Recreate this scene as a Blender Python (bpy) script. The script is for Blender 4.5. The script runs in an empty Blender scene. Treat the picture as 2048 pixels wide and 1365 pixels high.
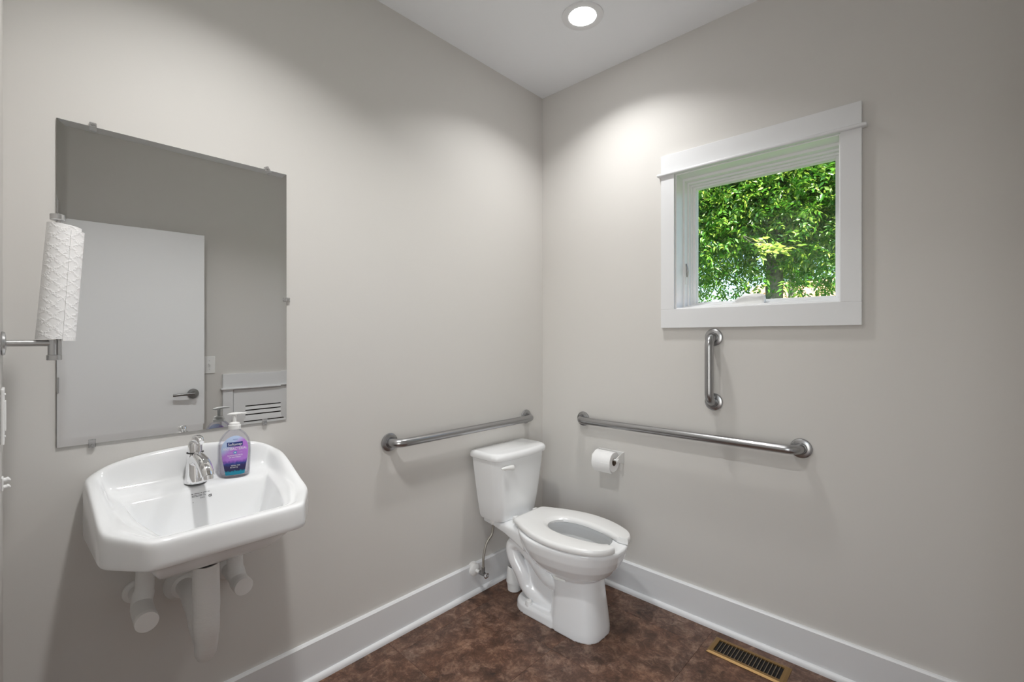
import bpy, bmesh, math, random
import numpy as np
from mathutils import Vector, Matrix
PI = math.pi
SC = bpy.context.scene
COL = SC.collection

# ------------------------------------------------------------------ camera
AZ = math.atan(863 / 920.6)                      # heading, to the left of +y
cam_d = bpy.data.cameras.new('camera'); cam = bpy.data.objects.new('camera', cam_d); COL.objects.link(cam)
cam.location = (1.794, -2.187, 1.331)
cam.rotation_euler = (PI / 2, 0, AZ)
cam_d.sensor_width = 36.0; cam_d.sensor_fit = 'HORIZONTAL'
cam_d.lens = 36.0 * 920.6 / 2048
cam_d.shift_y = -6.5 / 2048
cam_d.clip_start = 0.01; cam_d.clip_end = 300
SC.camera = cam

# ------------------------------------------------------------------ world, sun, exposure
w = bpy.data.worlds.new('sky'); SC.world = w; w.use_nodes = True
nt = w.node_tree; nt.nodes.clear()
wo = nt.nodes.new('ShaderNodeOutputWorld'); bg = nt.nodes.new('ShaderNodeBackground'); sk = nt.nodes.new('ShaderNodeTexSky')
sk.sky_type = 'NISHITA'; sk.sun_disc = False; sk.sun_elevation = math.radians(48); sk.sun_rotation = math.radians(115)
bg.inputs['Strength'].default_value = 0.36
nt.links.new(sk.outputs[0], bg.inputs[0]); nt.links.new(bg.outputs[0], wo.inputs[0])
sun_d = bpy.data.lights.new('sun', 'SUN'); sun = bpy.data.objects.new('sun', sun_d); COL.objects.link(sun)
sun_d.energy = 17.0; sun_d.angle = math.radians(0.6); sun_d.color = (1.0, 0.95, 0.84)
sun.location = (8, -8, 12)
sun.rotation_euler = Vector((-0.62, 0.42, -0.80)).to_track_quat('-Z', 'Y').to_euler()
LAMP = 12.4                                      # watts of each downlight
hall_d = bpy.data.lights.new('hall_fill_light', 'AREA'); hall = bpy.data.objects.new('hall_fill_light', hall_d); COL.objects.link(hall)
hall_d.shape = 'RECTANGLE'; hall_d.size = 1.90; hall_d.size_y = 1.95; hall_d.energy = 46.0; hall_d.color = (1.0, 0.99, 0.97)
hall.location = (2.60, -3.585, 1.10); hall.rotation_euler = (PI / 2, 0, 0)       # unseen fill light added in the hallway, shining towards +y
SC.view_settings.view_transform = 'Standard'; SC.view_settings.look = 'None'
SC.view_settings.gamma = 1.0; SC.view_settings.exposure = 0.0; SC.view_settings.use_curve_mapping = False
SC.cycles.use_denoising = True
SC.cycles.max_bounces = 14; SC.cycles.diffuse_bounces = 8; SC.cycles.glossy_bounces = 6
SC.cycles.transmission_bounces = 10; SC.cycles.transparent_max_bounces = 24
SC.cycles.sample_clamp_indirect = 4.0
SC.cycles.caustics_reflective = False; SC.cycles.caustics_refractive = False

# ------------------------------------------------------------------ materials
def mat(name, col, rough=0.5, metal=0.0, **kw):
    m = bpy.data.materials.new(name); m.use_nodes = True
    b = m.node_tree.nodes['Principled BSDF']
    b.inputs['Base Color'].default_value = (*col, 1); b.inputs['Roughness'].default_value = rough
    b.inputs['Metallic'].default_value = metal
    for k, v in kw.items(): b.inputs[k.replace('_', ' ')].default_value = v
    return m
def N(m, t, **kw):
    n = m.node_tree.nodes.new(t)
    for k, v in kw.items():
        if hasattr(n, k): setattr(n, k, v)
        else: n.inputs[k].default_value = v
    return n
def LK(m, a, b): m.node_tree.links.new(a, b)
def bsdf(m): return m.node_tree.nodes['Principled BSDF']
def bump(m, scale, strength, dist=0.001, detail=3.0, stretch=None):
    tc = N(m, 'ShaderNodeTexCoord'); no = N(m, 'ShaderNodeTexNoise', Scale=scale, Detail=detail); bu = N(m, 'ShaderNodeBump', Strength=strength, Distance=dist)
    src = tc.outputs['Object']
    if stretch:
        mp = N(m, 'ShaderNodeMapping'); mp.inputs['Scale'].default_value = stretch; LK(m, src, mp.inputs[0]); src = mp.outputs[0]
    LK(m, src, no.inputs['Vector']); LK(m, no.outputs['Fac'], bu.inputs['Height']); LK(m, bu.outputs[0], bsdf(m).inputs['Normal'])
    return m
WALL = bump(mat('wall_paint', (0.640, 0.624, 0.600), 0.62), 260, 0.12, 0.0006)
CEIL = mat('ceiling_paint', (0.87, 0.89, 0.92), 0.8)
TRIM = mat("white_trim_paint", (0.75, 0.76, 0.775), 0.42)
DOORP = mat('door_paint', (0.80, 0.81, 0.825), 0.42)
VINYL = mat('white_vinyl', (0.86, 0.86, 0.865), 0.35)
CERAM = mat('white_ceramic', (0.82, 0.83, 0.84), 0.10, Coat_Weight=0.4, Coat_Roughness=0.04)
SEATP = mat('seat_plastic', (0.78, 0.78, 0.775), 0.22)
PLAST = mat('white_plastic', (0.80, 0.80, 0.79), 0.35)
WRAP = bump(mat('white_insulation', (0.74, 0.74, 0.73), 0.45), 45, 0.5, 0.003, stretch=(1, 1, 2.2))
STEEL = bump(mat('brushed_steel', (0.40, 0.40, 0.405), 0.27, 1.0), 300, 0.10, 0.0003)
NICKEL = mat('satin_nickel', (0.55, 0.55, 0.55), 0.32, 1.0)
CHROME = mat('chrome', (0.86, 0.86, 0.87), 0.05, 1.0)
BRAID = bump(mat('braided_hose', (0.42, 0.40, 0.36), 0.38, 1.0), 700, 0.8, 0.001)
DARK = mat('recess_shade_black', (0.010, 0.009, 0.008), 0.9)  # near-black colour that paints the shade of recesses built without depth
RUBBER = mat('black_rubber', (0.02, 0.02, 0.02), 0.6)
BRASS = bump(mat('brass_register', (0.26, 0.155, 0.055), 0.42, 0.55), 60, 0.1, 0.0005)
BRASSD = mat('dark_bronze_fin', (0.22, 0.17, 0.12), 0.4, 0.7)
MIRR = mat('mirror_silver', (0.84, 0.85, 0.85), 0.0, 1.0)
MEDGE = mat('mirror_edge', (0.30, 0.34, 0.33), 0.2)
CARD = mat('cardboard_core', (0.16, 0.12, 0.09), 0.9)
INK = mat('black_print', (0.03, 0.03, 0.035), 0.5)
LEVER = mat('dark_nickel', (0.30, 0.30, 0.30), 0.28, 1.0)
WATER = mat('toilet_water', (0.62, 0.62, 0.60), 0.03)
def thin_clear(name, tint, gloss=0.08, milk=0.0):
    m = bpy.data.materials.new(name); m.use_nodes = True; t = m.node_tree; t.nodes.clear()
    o = t.nodes.new('ShaderNodeOutputMaterial'); tr = t.nodes.new('ShaderNodeBsdfTransparent'); gl = t.nodes.new('ShaderNodeBsdfGlossy')
    tr.inputs[0].default_value = (*tint, 1); gl.inputs['Roughness'].default_value = 0.03
    fr = t.nodes.new('ShaderNodeLayerWeight'); fr.inputs[0].default_value = 0.25
    mu = t.nodes.new('ShaderNodeMath'); mu.operation = 'MULTIPLY_ADD'; mu.inputs[1].default_value = 0.5; mu.inputs[2].default_value = gloss * 0.5
    t.links.new(fr.outputs['Fresnel'], mu.inputs[0])
    mx = t.nodes.new('ShaderNodeMixShader'); t.links.new(mu.outputs[0], mx.inputs[0])
    src = tr.outputs[0]
    if milk:
        df = t.nodes.new('ShaderNodeBsdfDiffuse'); df.inputs[0].default_value = (*tint, 1)
        m2 = t.nodes.new('ShaderNodeMixShader'); m2.inputs[0].default_value = milk
        t.links.new(tr.outputs[0], m2.inputs[1]); t.links.new(df.outputs[0], m2.inputs[2]); src = m2.outputs[0]
    t.links.new(src, mx.inputs[1]); t.links.new(gl.outputs[0], mx.inputs[2])
    t.links.new(mx.outputs[0], o.inputs[0]); return m
GLASS = thin_clear('window_glass', (0.97, 0.985, 0.975), 0.02)
CLEARP = thin_clear('clear_plastic_clip', (0.93, 0.93, 0.93), 0.35, 0.12)
BOTTLE = thin_clear('clear_bottle_plastic', (0.94, 0.94, 0.97), 0.10, 0.05)
SOAPL = thin_clear('pale_soap_liquid', (0.95, 0.93, 0.965), 0.02, 0.10)
LENS = bpy.data.materials.new('lit_lens'); LENS.use_nodes = True
b = bsdf(LENS); b.inputs['Emission Color'].default_value = (1.0, 0.995, 0.982, 1); b.inputs['Emission Strength'].default_value = 20.0

# floor: brown slate-look vinyl
def floor_mat():
    m = mat('slate_vinyl', (0.1, 0.07, 0.055), 0.46)
    ge = N(m, 'ShaderNodeNewGeometry'); oi = N(m, 'ShaderNodeObjectInfo')
    sh = N(m, 'ShaderNodeVectorMath', operation='SCALE'); sh.inputs['Scale'].default_value = 37.0
    cb = N(m, 'ShaderNodeCombineXYZ'); LK(m, oi.outputs['Random'], cb.inputs[0]); LK(m, oi.outputs['Random'], cb.inputs[1]); LK(m, cb.outputs[0], sh.inputs[0])
    ad = N(m, 'ShaderNodeVectorMath', operation='ADD'); LK(m, ge.outputs['Position'], ad.inputs[0]); LK(m, sh.outputs[0], ad.inputs[1])
    def noise(s, d, r, dist):
        n = N(m, 'ShaderNodeTexNoise', Scale=s, Detail=d, Roughness=r, Distortion=dist); LK(m, ad.outputs[0], n.inputs['Vector']); return n
    n0 = noise(2.6, 5, 0.6, 0.3); n1 = noise(7.0, 10, 0.74, 0.25); n2 = noise(17, 12, 0.82, 0.45); n3 = noise(95, 6, 0.85, 0.2)
    r1 = N(m, 'ShaderNodeValToRGB'); LK(m, n1.outputs['Fac'], r1.inputs[0])
    e = r1.color_ramp.elements
    e[0].position = 0.36; e[0].color = (0.022, 0.012, 0.008, 1); e[1].position = 0.66; e[1].color = (0.290, 0.190, 0.140, 1)
    k = e.new(0.45); k.color = (0.085, 0.048, 0.033, 1); k = e.new(0.56); k.color = (0.135, 0.076, 0.053, 1)
    r2 = N(m, 'ShaderNodeValToRGB'); LK(m, n2.outputs['Fac'], r2.inputs[0])
    e = r2.color_ramp.elements
    e[0].position = 0.40; e[0].color = (0.014, 0.008, 0.005, 1); e[1].position = 0.63; e[1].color = (0.400, 0.310, 0.255, 1)
    k = e.new(0.50); k.color = (0.110, 0.064, 0.046, 1)
    mx = N(m, 'ShaderNodeMix', data_type='RGBA'); mx.inputs['Factor'].default_value = 0.48
    LK(m, r1.outputs[0], mx.inputs[6]); LK(m, r2.outputs[0], mx.inputs[7])
    m3 = N(m, 'ShaderNodeMix', data_type='RGBA', blend_type='OVERLAY'); m3.inputs['Factor'].default_value = 0.85
    LK(m, mx.outputs[2], m3.inputs[6]); LK(m, n3.outputs['Fac'], m3.inputs[7])
    r0 = N(m, 'ShaderNodeValToRGB'); LK(m, n0.outputs['Fac'], r0.inputs[0]); e = r0.color_ramp.elements
    e[0].position = 0.36; e[0].color = (1.0, 0.77, 0.61, 1); e[1].position = 0.64; e[1].color = (1.0, 0.92, 0.88, 1)
    m4 = N(m, 'ShaderNodeMix', data_type='RGBA', blend_type='MULTIPLY'); m4.inputs['Factor'].default_value = 1.0
    LK(m, m3.outputs[2], m4.inputs[6]); LK(m, r0.outputs[0], m4.inputs[7])
    LK(m, m4.outputs[2], bsdf(m).inputs['Base Color'])
    bu = N(m, 'ShaderNodeBump', Strength=0.35, Distance=0.002); LK(m, n2.outputs['Fac'], bu.inputs['Height']); LK(m, bu.outputs[0], bsdf(m).inputs['Normal'])
    return m
FLOOR = floor_mat()
def towel_mat():
    m = mat('embossed_paper', (0.86, 0.86, 0.86), 0.85)
    tc = N(m, 'ShaderNodeTexCoord')
    hs = []
    for ang in (0.85, -0.85):
        mp = N(m, 'ShaderNodeMapping'); mp.inputs['Rotation'].default_value = (ang, 0, 0); LK(m, tc.outputs['Object'], mp.inputs[0])
        wv = N(m, 'ShaderNodeTexWave', bands_direction='Y', Scale=15.0, Distortion=1.6, Detail=1.0); wv.inputs['Detail Scale'].default_value = 4.0
        LK(m, mp.outputs[0], wv.inputs['Vector']); hs.append(wv.outputs['Fac'])
    vo = N(m, 'ShaderNodeTexVoronoi', Scale=230.0); LK(m, tc.outputs['Object'], vo.inputs['Vector'])
    mxx = N(m, 'ShaderNodeMath', operation='MAXIMUM'); LK(m, hs[0], mxx.inputs[0]); LK(m, hs[1], mxx.inputs[1])
    pw = N(m, 'ShaderNodeMath', operation='POWER'); pw.inputs[1].default_value = 5.0; LK(m, mxx.outputs[0], pw.inputs[0])
    mu = N(m, 'ShaderNodeMath', operation='MULTIPLY'); LK(m, pw.outputs[0], mu.inputs[0]); LK(m, vo.outputs['Distance'], mu.inputs[1])
    bu = N(m, 'ShaderNodeBump', Strength=0.32, Distance=0.003); LK(m, mu.outputs[0], bu.inputs['Height']); LK(m, bu.outputs[0], bsdf(m).inputs['Normal'])
    return m
TOWEL = towel_mat()
TISSUE = bump(mat('toilet_tissue', (0.84, 0.84, 0.84), 0.9), 220, 0.3, 0.001)

# ------------------------------------------------------------------ mesh helpers
def bm_new(): return bmesh.new()
def add_box(bm, x0, x1, y0, y1, z0, z1, bev=0.0, seg=2):
    r = bmesh.ops.create_cube(bm, size=1.0); vs = r['verts']
    for v in vs: v.co = Vector(((x0 + x1) / 2 + v.co.x * (x1 - x0), (y0 + y1) / 2 + v.co.y * (y1 - y0), (z0 + z1) / 2 + v.co.z * (z1 - z0)))
    if bev > 0:
        es = list({e for v in vs for e in v.link_edges})
        bmesh.ops.bevel(bm, geom=es, offset=bev, segments=seg, affect='EDGES', profile=0.5)
    return bm
def box(*a, **k): return add_box(bm_new(), *a, **k)
def add_loft(bm, rings, cap0=True, cap1=True, closed=True):
    vr = [[bm.verts.new(p) for p in r] for r in rings]
    n = len(rings[0])
    for i in range(len(vr) - 1):
        for j in range(n if closed else n - 1):
            k = (j + 1) % n
            bm.faces.new((vr[i][j], vr[i][k], vr[i + 1][k], vr[i + 1][j]))
    if cap0: bm.faces.new(list(reversed(vr[0])))
    if cap1: bm.faces.new(vr[-1])
    return vr
def frame_of(d):
    d = d.normalized(); up = Vector((0, 0, 1)) if abs(d.z) < 0.95 else Vector((1, 0, 0))
    a = d.cross(up).normalized(); return a, d.cross(a).normalized()
def add_tube(bm, path, rad, n=16, caps=True):
    path = [Vector(p) for p in path]
    rads = rad if isinstance(rad, (list, tuple)) else [rad] * len(path)
    T = []
    for i in range(len(path)):
        a = path[max(i - 1, 0)]; b_ = path[min(i + 1, len(path) - 1)]; T.append((b_ - a).normalized())
    u, v = frame_of(T[0]); rings = []
    for i, p in enumerate(path):
        if i:
            q = T[i - 1].rotation_difference(T[i]); u = q @ u; v = q @ v
        rings.append([p + (u * math.cos(2 * PI * j / n) + v * math.sin(2 * PI * j / n)) * rads[i] for j in range(n)])
    add_loft(bm, rings, caps, caps); return bm
def add_lathe(bm, prof, o=(0, 0, 0), axis=(0, 0, 1), n=32, sx=1.0, sy=1.0, cap0=True, cap1=True):
    """prof: list of (radius, height along axis)"""
    o = Vector(o); d = Vector(axis).normalized(); u, v = frame_of(d)
    rings = [[o + d * h + (u * math.cos(2 * PI * j / n) * sx + v * math.sin(2 * PI * j / n) * sy) * max(r, 1e-5) for j in range(n)] for r, h in prof]
    add_loft(bm, rings, cap0, cap1); return bm
def smooth_path(pts, n=8):
    P = [Vector(p) for p in pts]; out = []
    Q = [P[0] * 2 - P[1]] + P + [P[-1] * 2 - P[-2]]
    for i in range(1, len(Q) - 2):
        for k in range(n):
            t = k / n
            out.append(0.5 * ((2 * Q[i]) + (-Q[i - 1] + Q[i + 1]) * t + (2 * Q[i - 1] - 5 * Q[i] + 4 * Q[i + 1] - Q[i + 2]) * t * t + (-Q[i - 1] + 3 * Q[i] - 3 * Q[i + 1] + Q[i + 2]) * t ** 3))
    out.append(P[-1]); return out
def selling(cx, cy, z, ab, af, b_, n=2.5, k=48):
    """superellipse ring, back half-length ab, front half-length af (along x), half-width b_"""
    out = []
    for j in range(k):
        t = 2 * PI * j / k; c, s = math.cos(t), math.sin(t)
        ex = math.copysign(abs(c) ** (2 / n), c); ey = math.copysign(abs(s) ** (2 / n), s)
        out.append(Vector((cx + ex * (af if ex > 0 else ab), cy + ey * b_, z)))
    return out
def rootpos(p):
    o = Vector((0, 0, 0))
    while p is not None: o += p.location; p = p.parent
    return o
def obj(name, bm, m, parent=None, smooth=None, subsurf=0, origin=None, recalc=True):
    """link a bmesh in world coordinates as one mesh; smooth = angle in degrees"""
    if recalc: bmesh.ops.recalc_face_normals(bm, faces=bm.faces)
    org = rootpos(parent) if parent is not None else (Vector(origin) if origin is not None else None)
    if org is None:
        org = Vector((0, 0, 0))
        if bm.verts:
            xs = [v.co for v in bm.verts]
            org = Vector(((min(c.x for c in xs) + max(c.x for c in xs)) / 2, (min(c.y for c in xs) + max(c.y for c in xs)) / 2, min(c.z for c in xs)))
    for v in bm.verts: v.co -= org
    if smooth is not None:
        lim = math.radians(smooth)
        for f in bm.faces: f.smooth = True
        for e in bm.edges:
            if len(e.link_faces) == 2 and e.calc_face_angle(0) > lim: e.smooth = False
    me = bpy.data.meshes.new(name); bm.to_mesh(me); bm.free(); me.materials.append(m)
    o = bpy.data.objects.new(name, me); COL.objects.link(o)
    if parent is not None: o.parent = parent
    else: o.location = org
    if subsurf:
        s = o.modifiers.new('subsurf', 'SUBSURF'); s.levels = subsurf; s.render_levels = subsurf
    return o
def thing(name, label, cat, loc, group=None):
    o = bpy.data.objects.new(name, None); COL.objects.link(o); o.location = loc; o.empty_display_size = 0.05
    o['label'] = label; o['category'] = cat
    if group: o['group'] = group
    return o
def tag(o, label, cat, group=None):
    o['label'] = label; o['category'] = cat
    if group: o['group'] = group
    return o
def struct(name, bm, m, label=None, parent=None, smooth=None, origin=None):
    o = obj(name, bm, m, parent, smooth, origin=origin)
    if parent is None: o['kind'] = 'structure'
    if label: o['label'] = label
    return o
def struct_root(name, label, loc):
    o = bpy.data.objects.new(name, None); COL.objects.link(o); o.location = loc; o.empty_display_size = 0.05
    o['kind'] = 'structure'; o['label'] = label
    return o
def bake(o):
    """apply the modifiers of o"""
    bpy.context.view_layer.update()
    dg = bpy.context.evaluated_depsgraph_get()
    me = bpy.data.meshes.new_from_object(o.evaluated_get(dg)); o.modifiers.clear(); o.data = me
    return o
def text_mesh(body, size, align='CENTER', sx=1.0, shear=0.0):
    cu = bpy.data.curves.new('print', 'FONT'); cu.body = body; cu.size = size; cu.align_x = align; cu.align_y = 'CENTER'; cu.resolution_u = 3; cu.shear = shear
    ob = bpy.data.objects.new('print', cu); COL.objects.link(ob)
    bpy.context.view_layer.update()
    me = bpy.data.meshes.new_from_object(ob.evaluated_get(bpy.context.evaluated_depsgraph_get()))
    bm = bm_new(); bm.from_mesh(me)
    for v in bm.verts: v.co.x *= sx
    bpy.data.objects.remove(ob); bpy.data.curves.remove(cu); bpy.data.meshes.remove(me)
    return bm

# ------------------------------------------------------------------ room shell
W, YC, H = 2.040, -2.219, 2.797       # right-hand wall, near wall, ceiling
TH = 0.20
OX0, OX1, OZ0, OZ1 = 0.839, 1.502, 1.470, 2.128      # window opening
struct('wall_left', box(-0.15, 0, YC - 1.5, TH, -0.1, H + 0.1), WALL, 'warm grey painted wall behind the mirror and sink')
bm = bm_new()
add_box(bm, 0, OX0, 0, TH, -0.1, H + 0.1); add_box(bm, OX1, W + 0.15, 0, TH, -0.1, H + 0.1)
add_box(bm, OX0, OX1, 0, TH, -0.1, OZ0); add_box(bm, OX0, OX1, 0, TH, OZ1, H + 0.1)
struct('wall_back', bm, WALL, 'warm grey painted wall with the small window')
HE = 3.60                             # far end of the unseen hallway, lengthened for the added fill light
struct('wall_right', box(W, W + 0.15, YC - 0.12, 0, -0.1, H + 0.1), WALL, 'warm grey painted wall with the louvred access door')
DX0, DX1, DZ = 1.100, 2.003, 2.045
bm = bm_new()
add_box(bm, 0, DX0, YC - 0.12, YC, -0.1, H + 0.1); add_box(bm, DX1, W, YC - 0.12, YC, -0.1, H + 0.1); add_box(bm, DX0, DX1, YC - 0.12, YC, DZ, H + 0.1)
add_box(bm, W + 0.15, HE, YC - 0.12, YC, -0.1, H + 0.1); struct('wall_front', bm, WALL, 'warm grey painted wall with the doorway')
bm = bm_new(); HX0, HX1 = 1.60, 3.58
add_box(bm, 0, HX0, YC - 1.5, YC - 1.38, -0.1, H + 0.1); add_box(bm, HX1, HE, YC - 1.5, YC - 1.38, -0.1, H + 0.1); add_box(bm, HX0, HX1, YC - 1.5, YC - 1.38, 2.1, H + 0.1); add_box(bm, HX0, HX1, YC - 1.5, YC - 1.38, -0.1, 0.0)
struct('wall_hall', bm, WALL, 'warm grey painted hallway wall beyond the doorway')
struct('wall_hall_end', box(HE, HE + 0.15, YC - 1.5, YC, -0.1, H + 0.1), WALL, 'warm grey painted end wall of the hallway')
hw_ = struct_root('added_hall_glazing', 'added unseen hallway glazing with white frame', (2.59, YC - 1.44, 0))  # unseen glazing added as a setting for the hallway fill light
bm = bm_new()
for xa, xb in ((HX0, HX0 + 0.05), (2.565, 2.615), (HX1 - 0.05, HX1)): add_box(bm, xa, xb, YC - 1.46, YC - 1.42, 0.0, 2.1)
add_box(bm, HX0, HX1, YC - 1.46, YC - 1.42, 0.0, 0.08); add_box(bm, HX0, HX1, YC - 1.46, YC - 1.42, 2.04, 2.1)
obj('window_frame', bm, TRIM, hw_); obj('glass_pane', box(HX0, HX1, YC - 1.442, YC - 1.438, 0.05, 2.06), GLASS, hw_)
bm = box(-0.15, W + 0.15, YC - 1.5, TH, H, H + 0.25); add_box(bm, W + 0.15, HE + 0.15, YC - 1.5, YC, H, H + 0.25)
struct('ceiling', bm, CEIL, 'flat white painted ceiling')
bm = box(-0.15, W + 0.15, YC - 1.5, TH, -0.25, -0.004); add_box(bm, W + 0.15, HE + 0.15, YC - 1.5, YC, -0.25, -0.004)
fl = struct('floor', bm, mat('floor_grout', (0.03, 0.022, 0.018), 0.8), 'brown slate-look tile floor', origin=(0, 0, 0))
# floor tiles, one mesh shared
T = 0.4572
tb = box(0.0002, T - 0.0002, 0.0002, T - 0.0002, -0.0045, 0.0, bev=0.0007, seg=1)
tme = bpy.data.meshes.new('tile'); bmesh.ops.recalc_face_normals(tb, faces=tb.faces); tb.to_mesh(tme); tb.free(); tme.materials.append(FLOOR)
for i in range(-1, 8):
    for j in range(-8, 1):
        x0, y0 = 0.115 + i * T, -0.18 + j * T
        if x0 < -0.36 or y0 < -3.75 or (x0 > W - 0.01 and y0 > -2.6): continue
        o = bpy.data.objects.new('tile', tme); COL.objects.link(o); o.parent = fl; o.location = (x0, y0, 0)

# baseboards with a shoe moulding
def baseboard(name, axis, a0, a1, pos, sgn, label):
    hb = 0.155
    prof = [(0, 0), (0.016, 0), (0.016, hb - 0.006), (0.010, hb), (0, hb)]
    shoe = [(0.016, 0), (0.031, 0), (0.031, 0.008), (0.028, 0.016), (0.022, 0.021), (0.016, 0.022)]
    def ext(pr):
        bm_ = bm_new(); rings = []
        for a in (a0, a1):
            rings.append([Vector((pos + sgn * d, a, z)) if axis == 'y' else Vector((a, pos + sgn * d, z)) for d, z in pr])
        add_loft(bm_, rings); return bm_
    o = struct(name, ext(prof), TRIM, label)
    s = obj('shoe_moulding', ext(shoe), TRIM, o, smooth=50)
    return o
baseboard('baseboard_left', 'y', YC, 0, 0, 1, 'white baseboard along the wall behind the sink and toilet')
baseboard('baseboard_back', 'x', 0.0165, W, 0, -1, 'white baseboard under the window wall')
baseboard('baseboard_front', 'x', 0.0325, 1.005, YC, 1, 'white baseboard beside the doorway')
baseboard('baseboard_right', 'y', -0.44, -0.033, W, -1, 'white baseboard beside the louvred access door')
baseboard('baseboard_switch', 'y', YC + 0.03, -1.20, W, -1, 'white baseboard behind the open door')

# doorway casing (room side) and jamb
bm = bm_new()
add_box(bm, DX0 - 0.09, DX0, YC, YC + 0.011, 0, DZ + 0.09); add_box(bm, DX0, DX1, YC, YC + 0.011, DZ, DZ + 0.09)
add_box(bm, DX0, DX0 + 0.018, YC - 0.12, YC, 0, DZ - 0.018); add_box(bm, DX1 - 0.018, DX1, YC - 0.12, YC, 0, DZ - 0.018); add_box(bm, DX0, DX1, YC - 0.12, YC, DZ - 0.018, DZ)
struct('trim_1', bm, TRIM, 'white casing and jamb around the doorway')

# ------------------------------------------------------------------ window
wr = struct_root('window_1', 'small square awning window in a white craftsman casing', (1.17, 0, 1.38))
CT = 0.018
obj('side_casing', box(0.772, OX0, -CT, 0, OZ0, 2.130, bev=0.0012), TRIM, wr)
obj('side_casing', box(OX1, 1.569, -CT, 0, OZ0, 2.130, bev=0.0012), TRIM, wr)
obj('apron_casing', box(0.772, 1.569, -CT, 0, 1.379, OZ0, bev=0.0012), TRIM, wr)
obj('head_casing', box(0.772, 1.569, -CT, 0, 2.138, 2.228, bev=0.0012), TRIM, wr)
bm = bm_new(); add_box(bm, 0.755, 1.586, -0.032, 0, 2.126, 2.140, bev=0.005, seg=3); obj('cap_moulding', bm, TRIM, wr, smooth=40)
def ring_frame(x0, x1, z0, z1, wl, wr_, wb, wt, y0, y1, bev=0.0015):
    bm_ = bm_new()
    add_box(bm_, x0, x0 + wl, y0, y1, z0, z1, bev=bev); add_box(bm_, x1 - wr_, x1, y0, y1, z0, z1, bev=bev)
    add_box(bm_, x0 + wl, x1 - wr_, y0, y1, z0, z0 + wb, bev=bev); add_box(bm_, x0 + wl, x1 - wr_, y0, y1, z1 - wt, z1, bev=bev)
    return bm_
obj('jamb_liner', ring_frame(OX0, OX1, OZ0, OZ1, 0.006, 0.006, 0.006, 0.006, -0.004, 0.075), VINYL, wr)
obj('window_frame', ring_frame(OX0 + 0.004, OX1 - 0.004, OZ0 + 0.003, OZ1 - 0.004, 0.010, 0.010, 0.014, 0.014, 0.075, 0.112), VINYL, wr)
obj('window_frame', ring_frame(OX0 + 0.001, OX1 - 0.001, OZ0 + 0.001, OZ1 - 0.001, 0.020, 0.020, 0.024, 0.026, 0.112, 0.135), VINYL, wr)
obj('window_frame', ring_frame(OX0 + 0.001, OX1 - 0.001, OZ0 + 0.001, OZ1 - 0.001, 0.026, 0.024, 0.030, 0.034, 0.135, 0.198), VINYL, wr)
sash = obj('sash', ring_frame(OX0 + 0.024, OX1 - 0.022, OZ0 + 0.028, OZ1 - 0.032, 0.016, 0.016, 0.010, 0.012, 0.150, 0.180, 0.003), VINYL, wr)
obj('glass_pane', box(OX0 + 0.034, OX1 - 0.032, 0.176, 0.180, OZ0 + 0.033, OZ1 - 0.038), GLASS, wr)
obj('glazing_bead', ring_frame(OX0 + 0.038, OX1 - 0.036, OZ0 + 0.036, OZ1 - 0.042, 0.005, 0.005, 0.004, 0.004, 0.165, 0.178, 0.001), VINYL, wr)
# folding crank on the sill, sash lock on the left jamb
hx = 1.148
bm = bm_new()
rings = []
for t, hh, dd in ((-0.078, 0.004, 0.012), (-0.070, 0.014, 0.017), (-0.045, 0.032, 0.020), (-0.020, 0.044, 0.021), (0.015, 0.046, 0.021), (0.045, 0.044, 0.020), (0.058, 0.040, 0.018), (0.062, 0.030, 0.016)):
    rings.append([Vector((hx + t, 0.098 + dd * c, OZ0 + 0.017 + hh * s)) for c, s in ((-1, 0), (-0.9, 0.6), (-0.4, 1.0), (0.4, 1.0), (0.9, 0.6), (1, 0))])
add_loft(bm, rings); ck = obj('crank_cover', bm, PLAST, wr, smooth=35)
bm = bm_new(); add_tube(bm, smooth_path([(hx - 0.06, 0.078, OZ0 + 0.034), (hx - 0.01, 0.073, OZ0 + 0.050), (hx + 0.03, 0.076, OZ0 + 0.045), (hx + 0.062, 0.080, OZ0 + 0.052)], 5), [0.004] * 15 + [0.006], n=8)
obj('crank_arm', bm, PLAST, ck, smooth=60)
bm = bm_new(); add_box(bm, OX0 + 0.013, OX0 + 0.018, 0.082, 0.100, 1.60, 1.70, bev=0.002)
lk = obj('lock_plate', bm, PLAST, wr); bm = bm_new(); add_tube(bm, [(OX0 + 0.018, 0.091, 1.635), (OX0 + 0.024, 0.086, 1.66), (OX0 + 0.019, 0.084, 1.70)], [0.004, 0.005, 0.003], n=8); obj('lock_lever', bm, LEVER, lk, smooth=60)

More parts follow.
